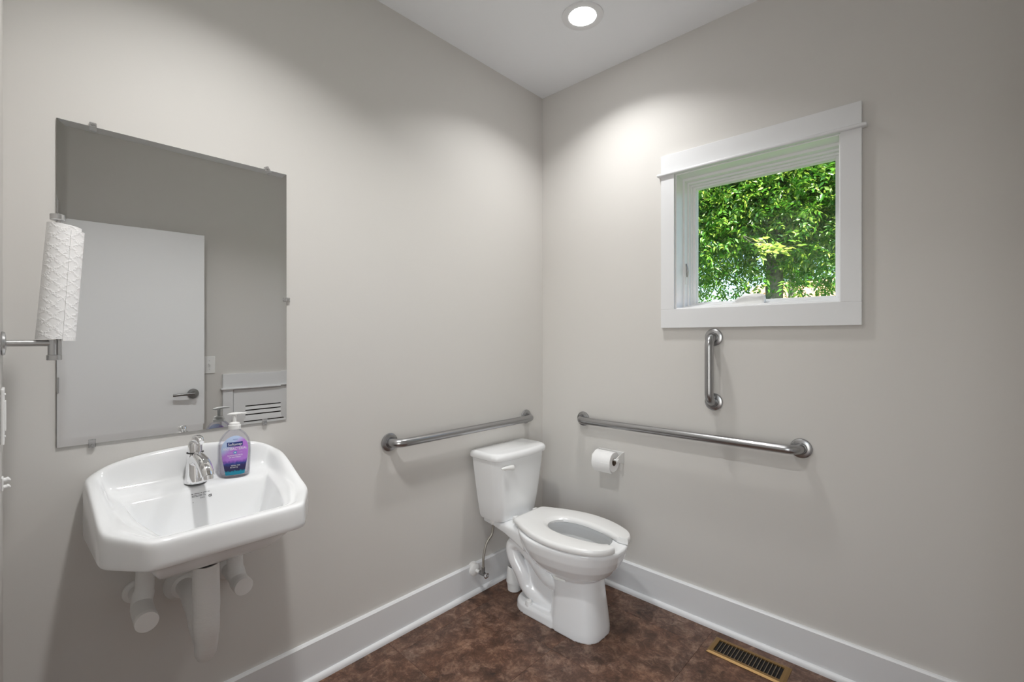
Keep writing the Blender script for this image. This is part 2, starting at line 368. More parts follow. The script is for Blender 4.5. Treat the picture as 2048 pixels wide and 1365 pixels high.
# ------------------------------------------------------------------ door leaf (open, beside the camera) and louvred access door
hinge = Vector((1.992, YC + 0.004, 0.008)); tip = Vector((1.921, -1.325, 0.008))
dl = (tip - hinge).length; dv = (tip - hinge).normalized(); dn = Vector((-dv.y, dv.x, 0))      # dn points to -x
if dn.x > 0: dn = -dn
dr = struct_root('door_1', 'flat white door leaf standing open', hinge)
def dpt(a, n_, z): return hinge + dv * a + dn * n_ + Vector((0, 0, z))
bm = box(0, dl, -0.036, 0.0, 0, 2.025, bev=0.0015)
for v in bm.verts: v.co = dpt(v.co.x, v.co.y, v.co.z)
obj('leaf', bm, DOORP, dr)
def lever(side):
    n0 = 0.0 if side > 0 else -0.036
    bm_ = bm_new(); add_lathe(bm_, [(0.033, 0), (0.033, 0.006), (0.029, 0.011), (0.014, 0.013), (0.012, 0.036), (0.013, 0.042), (0.0, 0.043)], dpt(dl - 0.065, n0, 0.945), dn * side, n=28)
    ro = obj('handle_rosette', bm_, LEVER, dr, smooth=40)
    bm_ = bm_new(); add_tube(bm_, smooth_path([dpt(dl - 0.060, n0 + side * 0.035, 0.945), dpt(dl - 0.095, n0 + side * 0.037, 0.946), dpt(dl - 0.140, n0 + side * 0.034, 0.944), dpt(dl - 0.178, n0 + side * 0.030, 0.942)], 4), [0.010] + [0.0095] * 6 + [0.0085] * 6, n=12)
    obj('handle_lever', bm_, LEVER, ro, smooth=60)
lever(1); lever(-1)
for z in (0.25, 1.0, 1.8):
    bm = bm_new(); add_lathe(bm, [(0.007, 0), (0.007, 0.09)], hinge + Vector((0.004, 0.003, z)) + dn * 0.006, n=12); obj('hinge', bm, NICKEL, dr, smooth=40)

ar = struct_root('door_2', 'white louvred access door low on the wall', (W, -0.84, 0))
AY0, AY1 = -1.121, -0.52; AZ1 = 0.951
CT = 0.018
obj('side_casing', box(W - CT, W, AY0 - 0.066, AY0, 0, AZ1, bev=0.0012), TRIM, ar)
obj('side_casing', box(W - CT, W, AY1, AY1 + 0.066, 0, AZ1, bev=0.0012), TRIM, ar)
obj('head_casing', box(W - CT, W, AY0 - 0.066, AY1 + 0.066, AZ1 + 0.012, 1.066, bev=0.0012), TRIM, ar)
obj('cap_moulding', box(W - 0.032, W, AY0 - 0.080, AY1 + 0.080, AZ1, AZ1 + 0.013, bev=0.005, seg=3), TRIM, ar)
LY0, LY1, LZ0, LZ1 = -1.038, -0.603, 0.325, 0.8225
bm = bm_new(); PX0, PX1 = W - 0.010, W - 0.0005; g = 0.004
add_box(bm, PX0, PX1, AY0 + g, LY0, 0.035, AZ1 - g); add_box(bm, PX0, PX1, LY1, AY1 - g, 0.035, AZ1 - g)
add_box(bm, PX0, PX1, LY0, LY1, LZ1, AZ1 - g); add_box(bm, PX0, PX1, LY0, LY1, 0.035, LZ0)
obj('door_panel', bm, DOORP, ar)
obj('louvre_shade_plate', box(W - 0.0025, W - 0.0005, AY0, AY1, 0.03, AZ1), DARK, ar)  # flat black plate, paints the shade between the slats; no hole behind
ns = 15; pitch = (LZ1 - LZ0) / ns
bs = bm_new(); add_loft(bs, [[Vector((-0.0095, a, 0.002)), Vector((-0.003, a, pitch - 0.0085)), Vector((-0.0015, a, pitch - 0.0085)), Vector((-0.008, a, 0.0))] for a in (0.0, LY1 - LY0)])
bmesh.ops.recalc_face_normals(bs, faces=bs.faces)
sme = bpy.data.meshes.new('louvre_slat'); bs.to_mesh(sme); bs.free(); sme.materials.append(DOORP)
for i in range(ns):
    o = bpy.data.objects.new('louvre_slat', sme); COL.objects.link(o); o.parent = ar; o.location = (-0.0005, LY0 + 0.84, LZ0 + i * pitch)

# ------------------------------------------------------------------ downlights
def downlight(x, y, label, watts=LAMP, spread=124):
    t = thing('recessed_downlight', label, 'ceiling light', (x, y, H), 'ceiling downlights')
    bm_ = bm_new(); add_lathe(bm_, [(0.0625, -0.0035), (0.066, -0.0045), (0.084, -0.006), (0.0935, -0.0045), (0.0945, 0.0)], (x, y, H), n=48, cap0=False, cap1=False); obj('trim_ring', bm_, TRIM, t, smooth=50)
    bm_ = bm_new(); add_lathe(bm_, [(0.063, -0.003), (0.063, -0.0005)], (x, y, H), n=40); obj('lens', bm_, LENS, t)
    ld_ = bpy.data.lights.new('downlight_beam', 'AREA'); lo_ = bpy.data.objects.new('downlight_beam', ld_); COL.objects.link(lo_); lo_.parent = t; lo_.location = (0, 0, -0.0075)
    ld_.shape = 'DISK'; ld_.size = 0.125; ld_.energy = watts; ld_.spread = math.radians(spread); ld_.color = (1.0, 0.995, 0.982)
downlight(0.595, -0.439, 'round lit white downlight in the ceiling over the toilet', LAMP * 0.60, 126)
downlight(0.75, -1.74, 'round lit white downlight in the ceiling over the sink')

# ------------------------------------------------------------------ mirror
MY0, MY1, MZ0, MZ1 = -2.120, -1.509, 1.026, 1.940
mr = thing('wall_mirror', 'frameless rectangular wall mirror hanging over the sink', 'mirror', (0, (MY0 + MY1) / 2, MZ0))
bm = bm_new(); bw = 0.021
def rect(x, i): return [Vector((x, MY0 + i, MZ0 + i)), Vector((x, MY1 - i, MZ0 + i)), Vector((x, MY1 - i, MZ1 - i)), Vector((x, MY0 + i, MZ1 - i))]
add_loft(bm, [rect(0.0005, 0), rect(0.0046, 0), rect(0.0055, bw)])
o = obj('mirror_glass', bm, MIRR, mr); o.data.materials.append(MEDGE)
for p in o.data.polygons:
    if abs(p.normal.x) < 0.5: p.material_index = 1
cb = bm_new(); add_box(cb, 0.0, 0.008, -0.008, 0.008, -0.002, 0.012, bev=0.002); add_box(cb, 0.0057, 0.009, -0.008, 0.008, -0.012, 0.002, bev=0.0012); add_lathe(cb, [(0.004, 0), (0.004, 0.002), (0.002, 0.003)], (0.008, 0, 0.005), (1, 0, 0), n=10)
bmesh.ops.recalc_face_normals(cb, faces=cb.faces); cme = bpy.data.meshes.new('mirror_clip'); cb.to_mesh(cme); cb.free(); cme.materials.append(CLEARP)
for y, z, r in ((-2.045, MZ1, 0), (-1.575, MZ1, 0.5), (-2.047, MZ0, PI), (-1.585, MZ0, PI), (MY1, 1.473, -PI / 2)):
    o = bpy.data.objects.new('mirror_clip', cme); COL.objects.link(o); o.parent = mr; o.location = Vector((0, y, z)) - mr.location; o.rotation_euler = (r, 0, 0)

# ------------------------------------------------------------------ sink
SY = -1.808
def sink_loop(ib, il, ic, if_, zf, dz=0.0):
    """ib: x of the back edge, il: inset of the sides, ic: inset of the chamfer corners, if_: inset of the front"""
    hb, hc, hf = 0.263 - il, 0.252 - il, 0.176 - ic * 0.35
    xc, xf = 0.312 - ic * 0.55, 0.462 - if_
    P = [(ib, -hb), (xc, -hc), (xf, -hf), (xf, hf), (xc, hc), (ib, hb)]
    seg = [6, 4, 8, 4, 6, 12]; out = []
    for i in range(6):
        a, b_ = P[i], P[(i + 1) % 6]
        for k in range(seg[i]):
            t = k / seg[i]; x = a[0] + (b_[0] - a[0]) * t; y = a[1] + (b_[1] - a[1]) * t
            out.append(Vector((x, SY + y, zf(x, y))))
    return out
def top_z(x, y):
    s = max(0.0, min(1.0, (0.33 - x) / 0.29))
    side = 0.857 + 0.078 * (s * s * (3 - 2 * s)) ** 0.9
    if x < 0.055: return 0.985 - 0.030 * (abs(y) / 0.23) ** 2.2 - 0.02 * max(0, (abs(y) - 0.2) / 0.06) ** 2
    return side
def ledge(x, y): s = max(0, min(1, (x - 0.07) / 0.36)); return 0.883 - 0.040 * s
def bot(x, y): return 0.786 - 0.021 * max(0, min(1, (0.46 - x) / 0.16))
loops = [sink_loop(0.17, 0.215, 0.16, 0.20, lambda x, y: 0.684),
         sink_loop(0.11, 0.14, 0.10, 0.14, lambda x, y: 0.700),
         sink_loop(0.04, 0.06, 0.05, 0.065, lambda x, y: bot(x, y) - 0.012),
         sink_loop(0.006, 0.024, 0.020, 0.024, lambda x, y: bot(x, y) + 0.001),
         sink_loop(0.002, 0.007, 0.006, 0.007, lambda x, y: bot(x, y)),
         sink_loop(0.002, 0.0, 0.0, 0.0, lambda x, y: bot(x, y) + 0.006),
         sink_loop(0.002, 0.0, 0.0, 0.0, lambda x, y: bot(x, y) + 0.022),
         sink_loop(0.002, 0.0, 0.0, 0.0, lambda x, y: top_z(x, y) - 0.016),
         sink_loop(0.004, 0.003, 0.003, 0.003, lambda x, y: top_z(x, y) - 0.003),
         sink_loop(0.014, 0.012, 0.012, 0.012, lambda x, y: top_z(x, y)),
         sink_loop(0.028, 0.026, 0.03, 0.030, lambda x, y: top_z(x, y) - 0.001),
         sink_loop(0.036, 0.036, 0.04, 0.040, lambda x, y: top_z(x, y) - 0.012 if x < 0.2 else max(ledge(x, y), top_z(x, y) - 0.010)),
         sink_loop(0.044, 0.046, 0.055, 0.048, lambda x, y: ledge(x, y) + (0.03 if x < 0.06 else 0.006)),
         sink_loop(0.056, 0.056, 0.07, 0.054, lambda x, y: ledge(x, y)),
         sink_loop(0.128, 0.074, 0.095, 0.062, lambda x, y: ledge(x, y) - 0.003),
         sink_loop(0.138, 0.080, 0.10, 0.067, lambda x, y: ledge(x, y) - 0.012),
         sink_loop(0.160, 0.100, 0.12, 0.085, lambda x, y: 0.800),
         sink_loop(0.178, 0.120, 0.14, 0.105, lambda x, y: 0.752),
         sink_loop(0.200, 0.145, 0.16, 0.130, lambda x, y: 0.737),
         sink_loop(0.245, 0.225, 0.22, 0.185, lambda x, y: 0.732)]
sr = thing('wall_hung_sink', 'white ceramic wall-hung sink with chamfered front corners and arched backsplash', 'sink', (0, SY, 0.75))
bm = bm_new(); add_loft(bm, loops); basin = obj('basin', bm, CERAM, sr, smooth=180, subsurf=2)
bm = bm_new(); add_lathe(bm, [(0.024, 0.0), (0.024, 0.003), (0.018, 0.004), (0.010, 0.002)], (0.262, SY, 0.7325), n=24); obj('drain', bm, CHROME, sr, smooth=40)
# print on the basin wall below the faucet
bpy.context.view_layer.update()
_bev = basin.evaluated_get(bpy.context.evaluated_depsgraph_get())
def basin_print(bm_):
    """lay flat print (x along the sink, y up the slope) on the back wall of the basin"""
    org = rootpos(basin)
    for v in bm_.verts:
        a, z = SY - 0.028 + v.co.x, 0.861 + v.co.y
        d = Vector((-0.92, 0, -0.39)); o_ = Vector((0.15, a, z)) - d * 0.12 - org
        hit, loc, nrm, _ = _bev.ray_cast(o_, d)
        v.co = (loc + nrm * 0.0007 + org) if hit else Vector((0.16, a, z))
    obj('print', bm_, INK, basin, recalc=False)
def word_line(z, words, h=0.0016):
    bm_ = bm_new()
    for a, b_ in words:
        n = max(2, int((b_ - a) / 0.002))
        lo = [bm_.verts.new((a + (b_ - a) * i / n, z, 0)) for i in range(n + 1)]; hi = [bm_.verts.new((a + (b_ - a) * i / n, z + h, 0)) for i in range(n + 1)]
        for i in range(n): bm_.faces.new((lo[i], lo[i + 1], hi[i + 1], hi[i]))
    basin_print(bm_)
word_line(0.0, [(0.0, 0.005), (0.008, 0.022), (0.0235, 0.028), (0.030, 0.040), (0.042, 0.048)])
word_line(-0.0055, [(0.001, 0.006), (0.007, 0.015), (0.017, 0.027), (0.029, 0.034)], 0.0012)
word_line(-0.0088, [(0.001, 0.009), (0.0105, 0.018), (0.020, 0.0275), (0.030, 0.037)], 0.0012)
for body_, sz, px, pz in (('DXZ', 0.0062, 0.0275, -0.015), ('6', 0.0058, 0.003, -0.0255)):
    tb_ = text_mesh(body_, sz, 'CENTER', 0.9)
    for v in tb_.verts: v.co.x += px; v.co.y += pz
    basin_print(tb_)
bm = bm_new()
def stroke(pts, wd=0.0005):
    for p, q in zip(pts, pts[1:]):
        d = Vector((q[0] - p[0], q[1] - p[1])).normalized() * wd; n = Vector((-d.y, d.x))
        bm.faces.new([bm.verts.new((p[0] + n.x, p[1] + n.y, 0)), bm.verts.new((q[0] + n.x, q[1] + n.y, 0)), bm.verts.new((q[0] - n.x, q[1] - n.y, 0)), bm.verts.new((p[0] - n.x, p[1] - n.y, 0))])
cxp, czp = 0.0475, -0.0135
stroke([(cxp - 0.0035, czp + 0.003), (cxp + 0.004, czp + 0.004), (cxp + 0.004, czp - 0.001)]); stroke([(cxp - 0.004, czp + 0.001), (cxp + 0.004, czp + 0.0015)])
stroke([(cxp + 0.0035 * math.cos(PI + PI * k / 8), czp + 0.004 * math.sin(PI + PI * k / 8)) for k in range(9)]); stroke([(cxp - 0.001, czp + 0.001), (cxp + 0.005, czp - 0.003)])
basin_print(bm)

# ------------------------------------------------------------------ faucet
FX, FY, FZ = 0.088, SY - 0.006, 0.8815
fr = thing('faucet', 'chrome single-post faucet with a curved spout', 'faucet', (FX, FY, FZ))
bm = bm_new()
add_loft(bm, [[Vector((FX + cx + rx * math.cos(2 * PI * j / 32), FY + ry * math.sin(2 * PI * j / 32), FZ + z)) for j in range(32)] for z, rx, ry, cx in
              ((0, 0.031, 0.029, 0.002), (0.004, 0.0315, 0.0295, 0.002), (0.025, 0.028, 0.0265, 0.0), (0.055, 0.0235, 0.023, -0.002), (0.082, 0.0205, 0.0205, -0.003), (0.090, 0.0205, 0.0205, -0.003))])
obj('body', bm, CHROME, fr, smooth=40)
bm = bm_new(); add_lathe(bm, [(0.0205, 0), (0.0225, 0.001), (0.0225, 0.0035), (0.0205, 0.0045)], (FX - 0.003, FY, FZ + 0.089), n=32); obj('collar', bm, RUBBER, fr, smooth=40)
bm = bm_new(); add_lathe(bm, [(0.0195, 0), (0.0195, 0.020), (0.0185, 0.026), (0.015, 0.033), (0.008, 0.037), (0, 0.038)], (FX - 0.003, FY, FZ + 0.0925), n=32); hd = obj('handle', bm, CHROME, fr, smooth=35)
bm = bm_new(); pth = smooth_path([(FX - 0.012, FY, FZ + 0.120), (FX + 0.006, FY, FZ + 0.133), (FX + 0.028, FY + 0.003, FZ + 0.136), (FX + 0.044, FY + 0.005, FZ + 0.127)], 5); add_tube(bm, pth, [0.008 + 0.005 * math.sin(PI * i / (len(pth) - 1)) for i in range(len(pth))], n=16); obj('handle_tab', bm, CHROME, hd, smooth=50)
bm = bm_new(); pth = smooth_path([(FX + 0.005, FY, FZ + 0.068), (FX + 0.040, FY, FZ + 0.079), (FX + 0.080, FY + 0.001, FZ + 0.074), (FX + 0.112, FY + 0.002, FZ + 0.058), (FX + 0.124, FY + 0.003, FZ + 0.040)], 6)
add_tube(bm, pth, [0.0205 - 0.0035 * i / (len(pth) - 1) for i in range(len(pth))], n=24); obj('spout', bm, CHROME, fr, smooth=50)
bm = bm_new(); add_lathe(bm, [(0.0145, 0), (0.0145, 0.012), (0.011, 0.012), (0.011, 0.003)], (FX + 0.1245, FY + 0.003, FZ + 0.044), (0.25, 0, -1), n=24); obj('aerator', bm, CHROME, fr, smooth=40)

# ------------------------------------------------------------------ soap bottle
BX, BY, BZ = 0.092, -1.7065, 0.8805
byaw = math.radians(-12)
bf = Vector((math.cos(byaw), math.sin(byaw), 0)); bl = Vector((-math.sin(byaw), math.cos(byaw), 0))
B0 = Vector((BX, BY, BZ))
PR = [(0.0, 0.040, 0.022), (0.003, 0.043, 0.0245), (0.012, 0.0445, 0.0255), (0.04, 0.0455, 0.026), (0.075, 0.047, 0.0265), (0.100, 0.0465, 0.0265), (0.118, 0.042, 0.0255), (0.132, 0.034, 0.023), (0.143, 0.024, 0.0185), (0.149, 0.016, 0.015), (0.152, 0.014, 0.014)]
def prof_at(z):
    for (z0, w0, d0), (z1, w1, d1) in zip(PR, PR[1:]):
        if z0 <= z <= z1: t = (z - z0) / (z1 - z0); return w0 + (w1 - w0) * t, d0 + (d1 - d0) * t
    return PR[-1][1:]
def bottle_ring(z, w_, d_, k=40, n=2.4):
    out = []
    for j in range(k):
        t = 2 * PI * j / k; c, s = math.cos(t), math.sin(t)
        out.append(B0 + bl * (math.copysign(abs(c) ** (2 / n), c) * w_) + bf * (math.copysign(abs(s) ** (2 / n), s) * d_) + Vector((0, 0, z)))
    return out
def bottle_front(a, z, off=0.0):
    w_, d_ = prof_at(z); n = 2.4
    r = min(abs(a) / w_, 0.98); return B0 + bl * a + bf * (d_ * (1 - r ** n) ** (1 / n) + off) + Vector((0, 0, z))
sb = thing('soap_bottle', 'clear pump bottle of hand soap with a purple and blue label', 'soap bottle', B0)
bm = bm_new(); add_loft(bm, [bottle_ring(*p) for p in PR]); obj('bottle', bm, BOTTLE, sb, smooth=60)
bm = bm_new(); add_loft(bm, [bottle_ring(z + 0.002, w_ - 0.003, d_ - 0.003) for z, w_, d_ in PR[:6]]); obj('liquid_soap', bm, SOAPL, sb, smooth=60)
bm = bm_new(); add_lathe(bm, [(0.0175, 0), (0.0185, 0.001), (0.0185, 0.013), (0.0165, 0.014), (0.0150, 0.021), (0.008, 0.023), (0.0055, 0.024), (0.0065, 0.046), (0.0, 0.047)], B0 + Vector((0, 0, 0.150)), n=28); pc = obj('pump_collar', bm, PLAST, sb, smooth=40)
bm = bm_new(); hp = B0 + Vector((0, 0, 0.200)); ndir = Vector((0.25, 0.97, 0)).normalized()
rings = []; side = Vector((ndir.y, -ndir.x, 0))
for t, hw, zt, zb in ((-0.021, 0.002, 0.0005, -0.001), (-0.018, 0.006, 0.002, -0.003), (-0.008, 0.0095, 0.0045, -0.005), (0.004, 0.0095, 0.0055, -0.005), (0.018, 0.0065, 0.0045, -0.003), (0.032, 0.004, 0.002, -0.003), (0.036, 0.0025, -0.0005, -0.003)):
    rings.append([hp + ndir * t + side * (hw * math.cos(a)) + Vector((0, 0, (zt + zb) / 2 + (zt - zb) / 2 * math.sin(a))) for a in [2 * PI * j / 12 for j in range(12)]])
add_loft(bm, rings); obj('pump_head', bm, PLAST, sb, smooth=60)
# label
LPH = [(0.006, 0.0265), (0.02, 0.0285), (0.04, 0.032), (0.06, 0.0355), (0.08, 0.0375), (0.095, 0.0375), (0.108, 0.034), (0.118, 0.0275), (0.125, 0.020), (0.130, 0.011), (0.132, 0.003)]
def label_patch(outline, off, name, m, nu=12):
    bm_ = bm_new(); rows = []
    for z, h0, h1 in outline: rows.append([bm_.verts.new(bottle_front(h0 + (h1 - h0) * i / nu, z, off)) for i in range(nu + 1)])
    for r0, r1 in zip(rows, rows[1:]):
        for i in range(nu): bm_.faces.new((r0[i], r0[i + 1], r1[i + 1], r1[i]))
    return obj(name, bm_, m, sb, smooth=180, recalc=False)
def label_mat():
    m = mat('soap_label', (0.4, 0.2, 0.6), 0.3)
    tc = N(m, 'ShaderNodeTexCoord'); sp = N(m, 'ShaderNodeSeparateXYZ'); LK(m, tc.outputs['Object'], sp.inputs[0])
    no = N(m, 'ShaderNodeTexNoise', Scale=130.0, Detail=3.0); LK(m, tc.outputs['Object'], no.inputs['Vector'])
    # height with a wavy edge
    ma = N(m, 'ShaderNodeMath', operation='MULTIPLY_ADD'); LK(m, no.outputs['Fac'], ma.inputs[0]); ma.inputs[1].default_value = 0.016; LK(m, sp.outputs['Z'], ma.inputs[2])
    mr_ = N(m, 'ShaderNodeMapRange'); mr_.inputs['From Min'].default_value = 0.008; mr_.inputs['From Max'].default_value = 0.140; LK(m, ma.outputs[0], mr_.inputs[0])
    rp = N(m, 'ShaderNodeValToRGB'); LK(m, mr_.outputs[0], rp.inputs[0]); e = rp.color_ramp.elements
    e[0].position = 0.0; e[0].color = (0.0, 0.20, 0.33, 1); e[1].position = 1.0; e[1].color = (0.50, 0.20, 0.68, 1)
    for p, c in ((0.12, (0.0, 0.25, 0.38, 1)), (0.16, (0.012, 0.012, 0.07, 1)), (0.26, (0.02, 0.012, 0.09, 1)), (0.33, (0.02, 0.05, 0.26, 1)), (0.375, (0.28, 0.10, 0.50, 1)), (0.42, (0.45, 0.20, 0.66, 1))):
        k = e.new(p); k.color = c
    # pale blue corner at the upper left
    cr = N(m, 'ShaderNodeMath', operation='MULTIPLY_ADD'); LK(m, sp.outputs['Y'], cr.inputs[0]); cr.inputs[1].default_value = -0.9; LK(m, sp.outputs['Z'], cr.inputs[2])
    m2 = N(m, 'ShaderNodeMapRange'); m2.inputs['From Min'].default_value = 0.098; m2.inputs['From Max'].default_value = 0.122; LK(m, cr.outputs[0], m2.inputs[0])
    mx = N(m, 'ShaderNodeMix', data_type='RGBA'); LK(m, m2.outputs[0], mx.inputs['Factor']); LK(m, rp.outputs[0], mx.inputs[6]); mx.inputs[7].default_value = (0.50, 0.62, 0.86, 1)
    LK(m, mx.outputs[2], bsdf(m).inputs['Base Color']); return m
label_patch([(z, -h, h) for z, h in LPH], 0.0006, 'label', label_mat())
NAVY = mat('navy_print', (0.008, 0.03, 0.20), 0.35); WHITEP = mat('white_print', (0.9, 0.9, 0.92), 0.4); CYAN = mat('cyan_print', (0.03, 0.30, 0.62), 0.35)
NAVYT = mat('navy_lettering', (0.03, 0.09, 0.35), 0.4)
label_patch([(0.0985, -0.0225, 0.0215), (0.105, -0.0225, 0.0215), (0.112, -0.0225, 0.0215)], 0.0010, 'logo_panel', NAVY)
def bottle_text(body, size, z, a=0.0, sx=1.0, off=0.0014, m=WHITEP, align='CENTER'):
    bm_ = text_mesh(body, size, align, sx)
    for v in bm_.verts: v.co = bottle_front(a + v.co.x, z + v.co.y, off)
    obj('lettering', bm_, m, sb, recalc=False)
bottle_text('Softsoap', 0.0115, 0.1050, -0.0005, 1.0)
bottle_text('ANTIBACTERIAL', 0.0118, 0.0905, 0.0, 0.78)
bottle_text('NEW', 0.0048, 0.1205, 0.001, 1.2, m=NAVYT)
disc = [(0.0785 + 0.0048 * math.sin(a), -0.0048 * math.cos(a), 0.0048 * math.cos(a) + 1e-5) for a in [(-PI / 2) + PI * i / 10 for i in range(11)]]
label_patch(disc, 0.0010, 'cross_badge', CYAN, 6)
label_patch([(0.0759, -0.0008, 0.0008), (0.0811, -0.0008, 0.0008)], 0.0014, 'cross_mark', WHITEP, 2)
label_patch([(0.0777, -0.0026, 0.0026), (0.0793, -0.0026, 0.0026)], 0.0015, 'cross_mark', WHITEP, 2)
for s in (-1, 1): label_patch([(0.0783, min(s * 0.008, s * 0.020), max(s * 0.008, s * 0.020)), (0.0787, min(s * 0.008, s * 0.020), max(s * 0.008, s * 0.020))], 0.0012, 'rule_line', WHITEP, 4)
bottle_text('ELIMINATES 99.9%', 0.0056, 0.0692, 0.0, 0.95)
bottle_text('OF BACTERIA*', 0.0056, 0.0632, 0.0, 0.95)
bottle_text('white tea', 0.0068, 0.0370, 0.001, 1.0)
bottle_text('& berry', 0.0068, 0.0310, -0.003, 1.0)

# ------------------------------------------------------------------ wrapped drain and supplies under the sink
dt = thing('drain_pipe', 'white insulation-wrapped drain trap hanging under the sink', 'drain pipe', (0.2, SY - 0.01, 0.39))
bm = bm_new()
DXp, DYp = 0.235, SY - 0.012
zs = [0.676, 0.66, 0.60, 0.55, 0.53, 0.515, 0.47, 0.46, 0.44, 0.41, 0.395]
rs = [0.0325, 0.033, 0.034, 0.034, 0.0325, 0.034, 0.033, 0.030, 0.030, 0.0275, 0.021]
offy = [0, 0, 0.0, 0.001, 0.001, 0.0, 0.002, 0.003, 0.003, 0.003, 0.003]
add_tube(bm, [(DXp - 0.02 * max(0, (0.5 - z)) / 0.1, DYp + oy, z) for z, oy in zip(zs, offy)], rs, n=28); obj('tailpiece_cover', bm, WRAP, dt, smooth=50)
bm = bm_new(); add_lathe(bm, [(0.028, 0), (0.028, 0.012)], (DXp, DYp, 0.672), n=24); obj('drain_collar', bm, RUBBER, dt, smooth=40)
bm = bm_new(); add_tube(bm, smooth_path([(DXp - 0.010, DYp + 0.003, 0.445), (DXp - 0.050, DYp + 0.004, 0.435), (DXp - 0.095, DYp + 0.002, 0.455), (DXp - 0.125, DYp - 0.002, 0.50), (DXp - 0.160, DYp - 0.006, 0.532), (0.02, DYp - 0.01, 0.54)], 5), [0.024] * 16 + [0.026] * 10, n=20); obj('trap_cover', bm, WRAP, dt, smooth=50)
bm = bm_new(); add_lathe(bm, [(0.052, 0), (0.052, 0.004), (0.044, 0.016), (0.036, 0.030), (0.0, 0.032)], (0.001, DYp - 0.010, 0.54), (1, 0, 0), n=28); obj('wall_flange', bm, PLAST, dt, smooth=40)
def supply(y, ztop, zc, xo, label, lean=0.0):
    t = thing('supply_valve', label, 'supply valve', (0.1, y, zc - 0.04), 'wrapped supply valves under the sink')
    bm_ = bm_new(); add_tube(bm_, smooth_path([(0.095, y + lean, ztop), (0.098, y + lean * 0.6, zc + 0.05), (0.105, y, zc + 0.012), (0.125, y - lean * 0.2, zc - 0.002), (xo - 0.012, y - lean * 0.35, zc - 0.003)], 6), [0.023] * 8 + [0.026] * 9 + [0.027] * 8, n=22); obj('valve_cover', bm_, WRAP, t, smooth=50)
    bm_ = bm_new(); add_lathe(bm_, [(0.0275, 0), (0.0275, 0.010), (0.0265, 0.013), (0, 0.014)], (xo - 0.014, y - lean * 0.35, zc - 0.003), (1, -lean * 0.2 / 0.1, -0.03), n=28); obj('end_cap', bm_, PLAST, t, smooth=40)
    bm_ = bm_new(); add_tube(bm_, [(0.001, y, zc), (0.03, y, zc), (0.10, y, zc)], [0.021, 0.021, 0.022], n=18); obj('stub_cover', bm_, WRAP, t, smooth=50)
    bm_ = bm_new(); add_lathe(bm_, [(0.034, 0), (0.033, 0.006), (0.024, 0.012)], (0.001, y, zc), (1, 0, 0), n=24); obj('wall_flange', bm_, PLAST, t, smooth=40)
supply(-1.948, 0.725, 0.560, 0.215, 'white wrapped supply valve with a round end cap left of the drain trap', lean=0.012)
supply(-1.703, 0.725, 0.540, 0.168, 'white wrapped supply valve with a round end cap right of the drain trap', lean=-0.006)

# ------------------------------------------------------------------ toilet
TY = -0.422
tr_ = thing('toilet', 'white floor-standing toilet with an open-front seat and no lid', 'toilet', (0.40, TY, 0.0))
bm = bm_new()
def ring(z, xb, xf, b_, n): c = xb + (xf - xb) * 0.42; return selling(c, TY, z, c - xb, xf - c, b_, n, 56)
add_loft(bm, [ring(*r) for r in ((0.0, 0.44, 0.70, 0.112, 2.9), (0.03, 0.44, 0.70, 0.112, 2.9), (0.12, 0.45, 0.690, 0.104, 2.8), (0.20, 0.45, 0.680, 0.098, 2.7), (0.255, 0.44, 0.678, 0.098, 2.6))])
add_loft(bm, [ring(*r) for r in ((0.225, 0.44, 0.62, 0.07, 2.2), (0.250, 0.39, 0.675, 0.112, 2.25), (0.285, 0.34, 0.725, 0.152, 2.25), (0.325, 0.30, 0.757, 0.178, 2.25), (0.365, 0.275, 0.778, 0.193, 2.25), (0.400, 0.262, 0.790, 0.200, 2.25), (0.412, 0.262, 0.790, 0.200, 2.25), (0.418, 0.268, 0.784, 0.194, 2.25))])
# foot plinth and rear body
add_loft(bm, [ring(z, xb, xf, b_, 3.0) for z, xb, xf, b_ in ((0.0, 0.225, 0.60, 0.112), (0.034, 0.228, 0.60, 0.110), (0.048, 0.238, 0.60, 0.103))])
add_loft(bm, [ring(z, xb, xf, b_, 3.0) for z, xb, xf, b_ in ((0.04, 0.275, 0.57, 0.056), (0.18, 0.262, 0.57, 0.056), (0.30, 0.235, 0.57, 0.056), (0.345, 0.235, 0.57, 0.056))])
# deck under the tank
rings = []
for x, hw, z0, z1 in ((0.022, 0.095, 0.358, 0.394), (0.10, 0.100, 0.352, 0.399), (0.19, 0.115, 0.342, 0.406), (0.26, 0.128, 0.325, 0.412), (0.34, 0.140, 0.300, 0.415)):
    rings.append([Vector((x, TY + hw * math.copysign(abs(math.cos(t)) ** 0.45, math.cos(t)), (z0 + z1) / 2 + (z1 - z0) / 2 * math.copysign(abs(math.sin(t)) ** 0.45, math.sin(t)))) for t in [2 * PI * j / 32 for j in range(32)]])
add_loft(bm, rings)
for s in (-1, 1):
    y = TY + s * 0.067
    pth = smooth_path([(0.49, y - s * 0.012, 0.185), (0.43, y, 0.205), (0.34, y, 0.275), (0.27, y, 0.312), (0.215, y, 0.290), (0.222, y, 0.235), (0.262, y - s * 0.008, 0.17), (0.290, y - s * 0.020, 0.105), (0.345, y - s * 0.026, 0.074), (0.42, y - s * 0.036, 0.055), (0.52, y - s * 0.045, 0.045)], 6)
    add_tube(bm, pth, [0.036] * 12 + [0.038] * (len(pth) - 24) + [0.041] * 12, n=18)
bmesh.ops.recalc_face_normals(bm, faces=bm.faces)
body = obj('bowl', bm, CERAM, tr_)
md = body.modifiers.new('fuse', 'REMESH'); md.mode = 'VOXEL'; md.voxel_size = 0.0040
ms = body.modifiers.new('soft', 'SMOOTH'); ms.factor = 0.5; ms.iterations = 3
bake(body)
bm = bm_new()
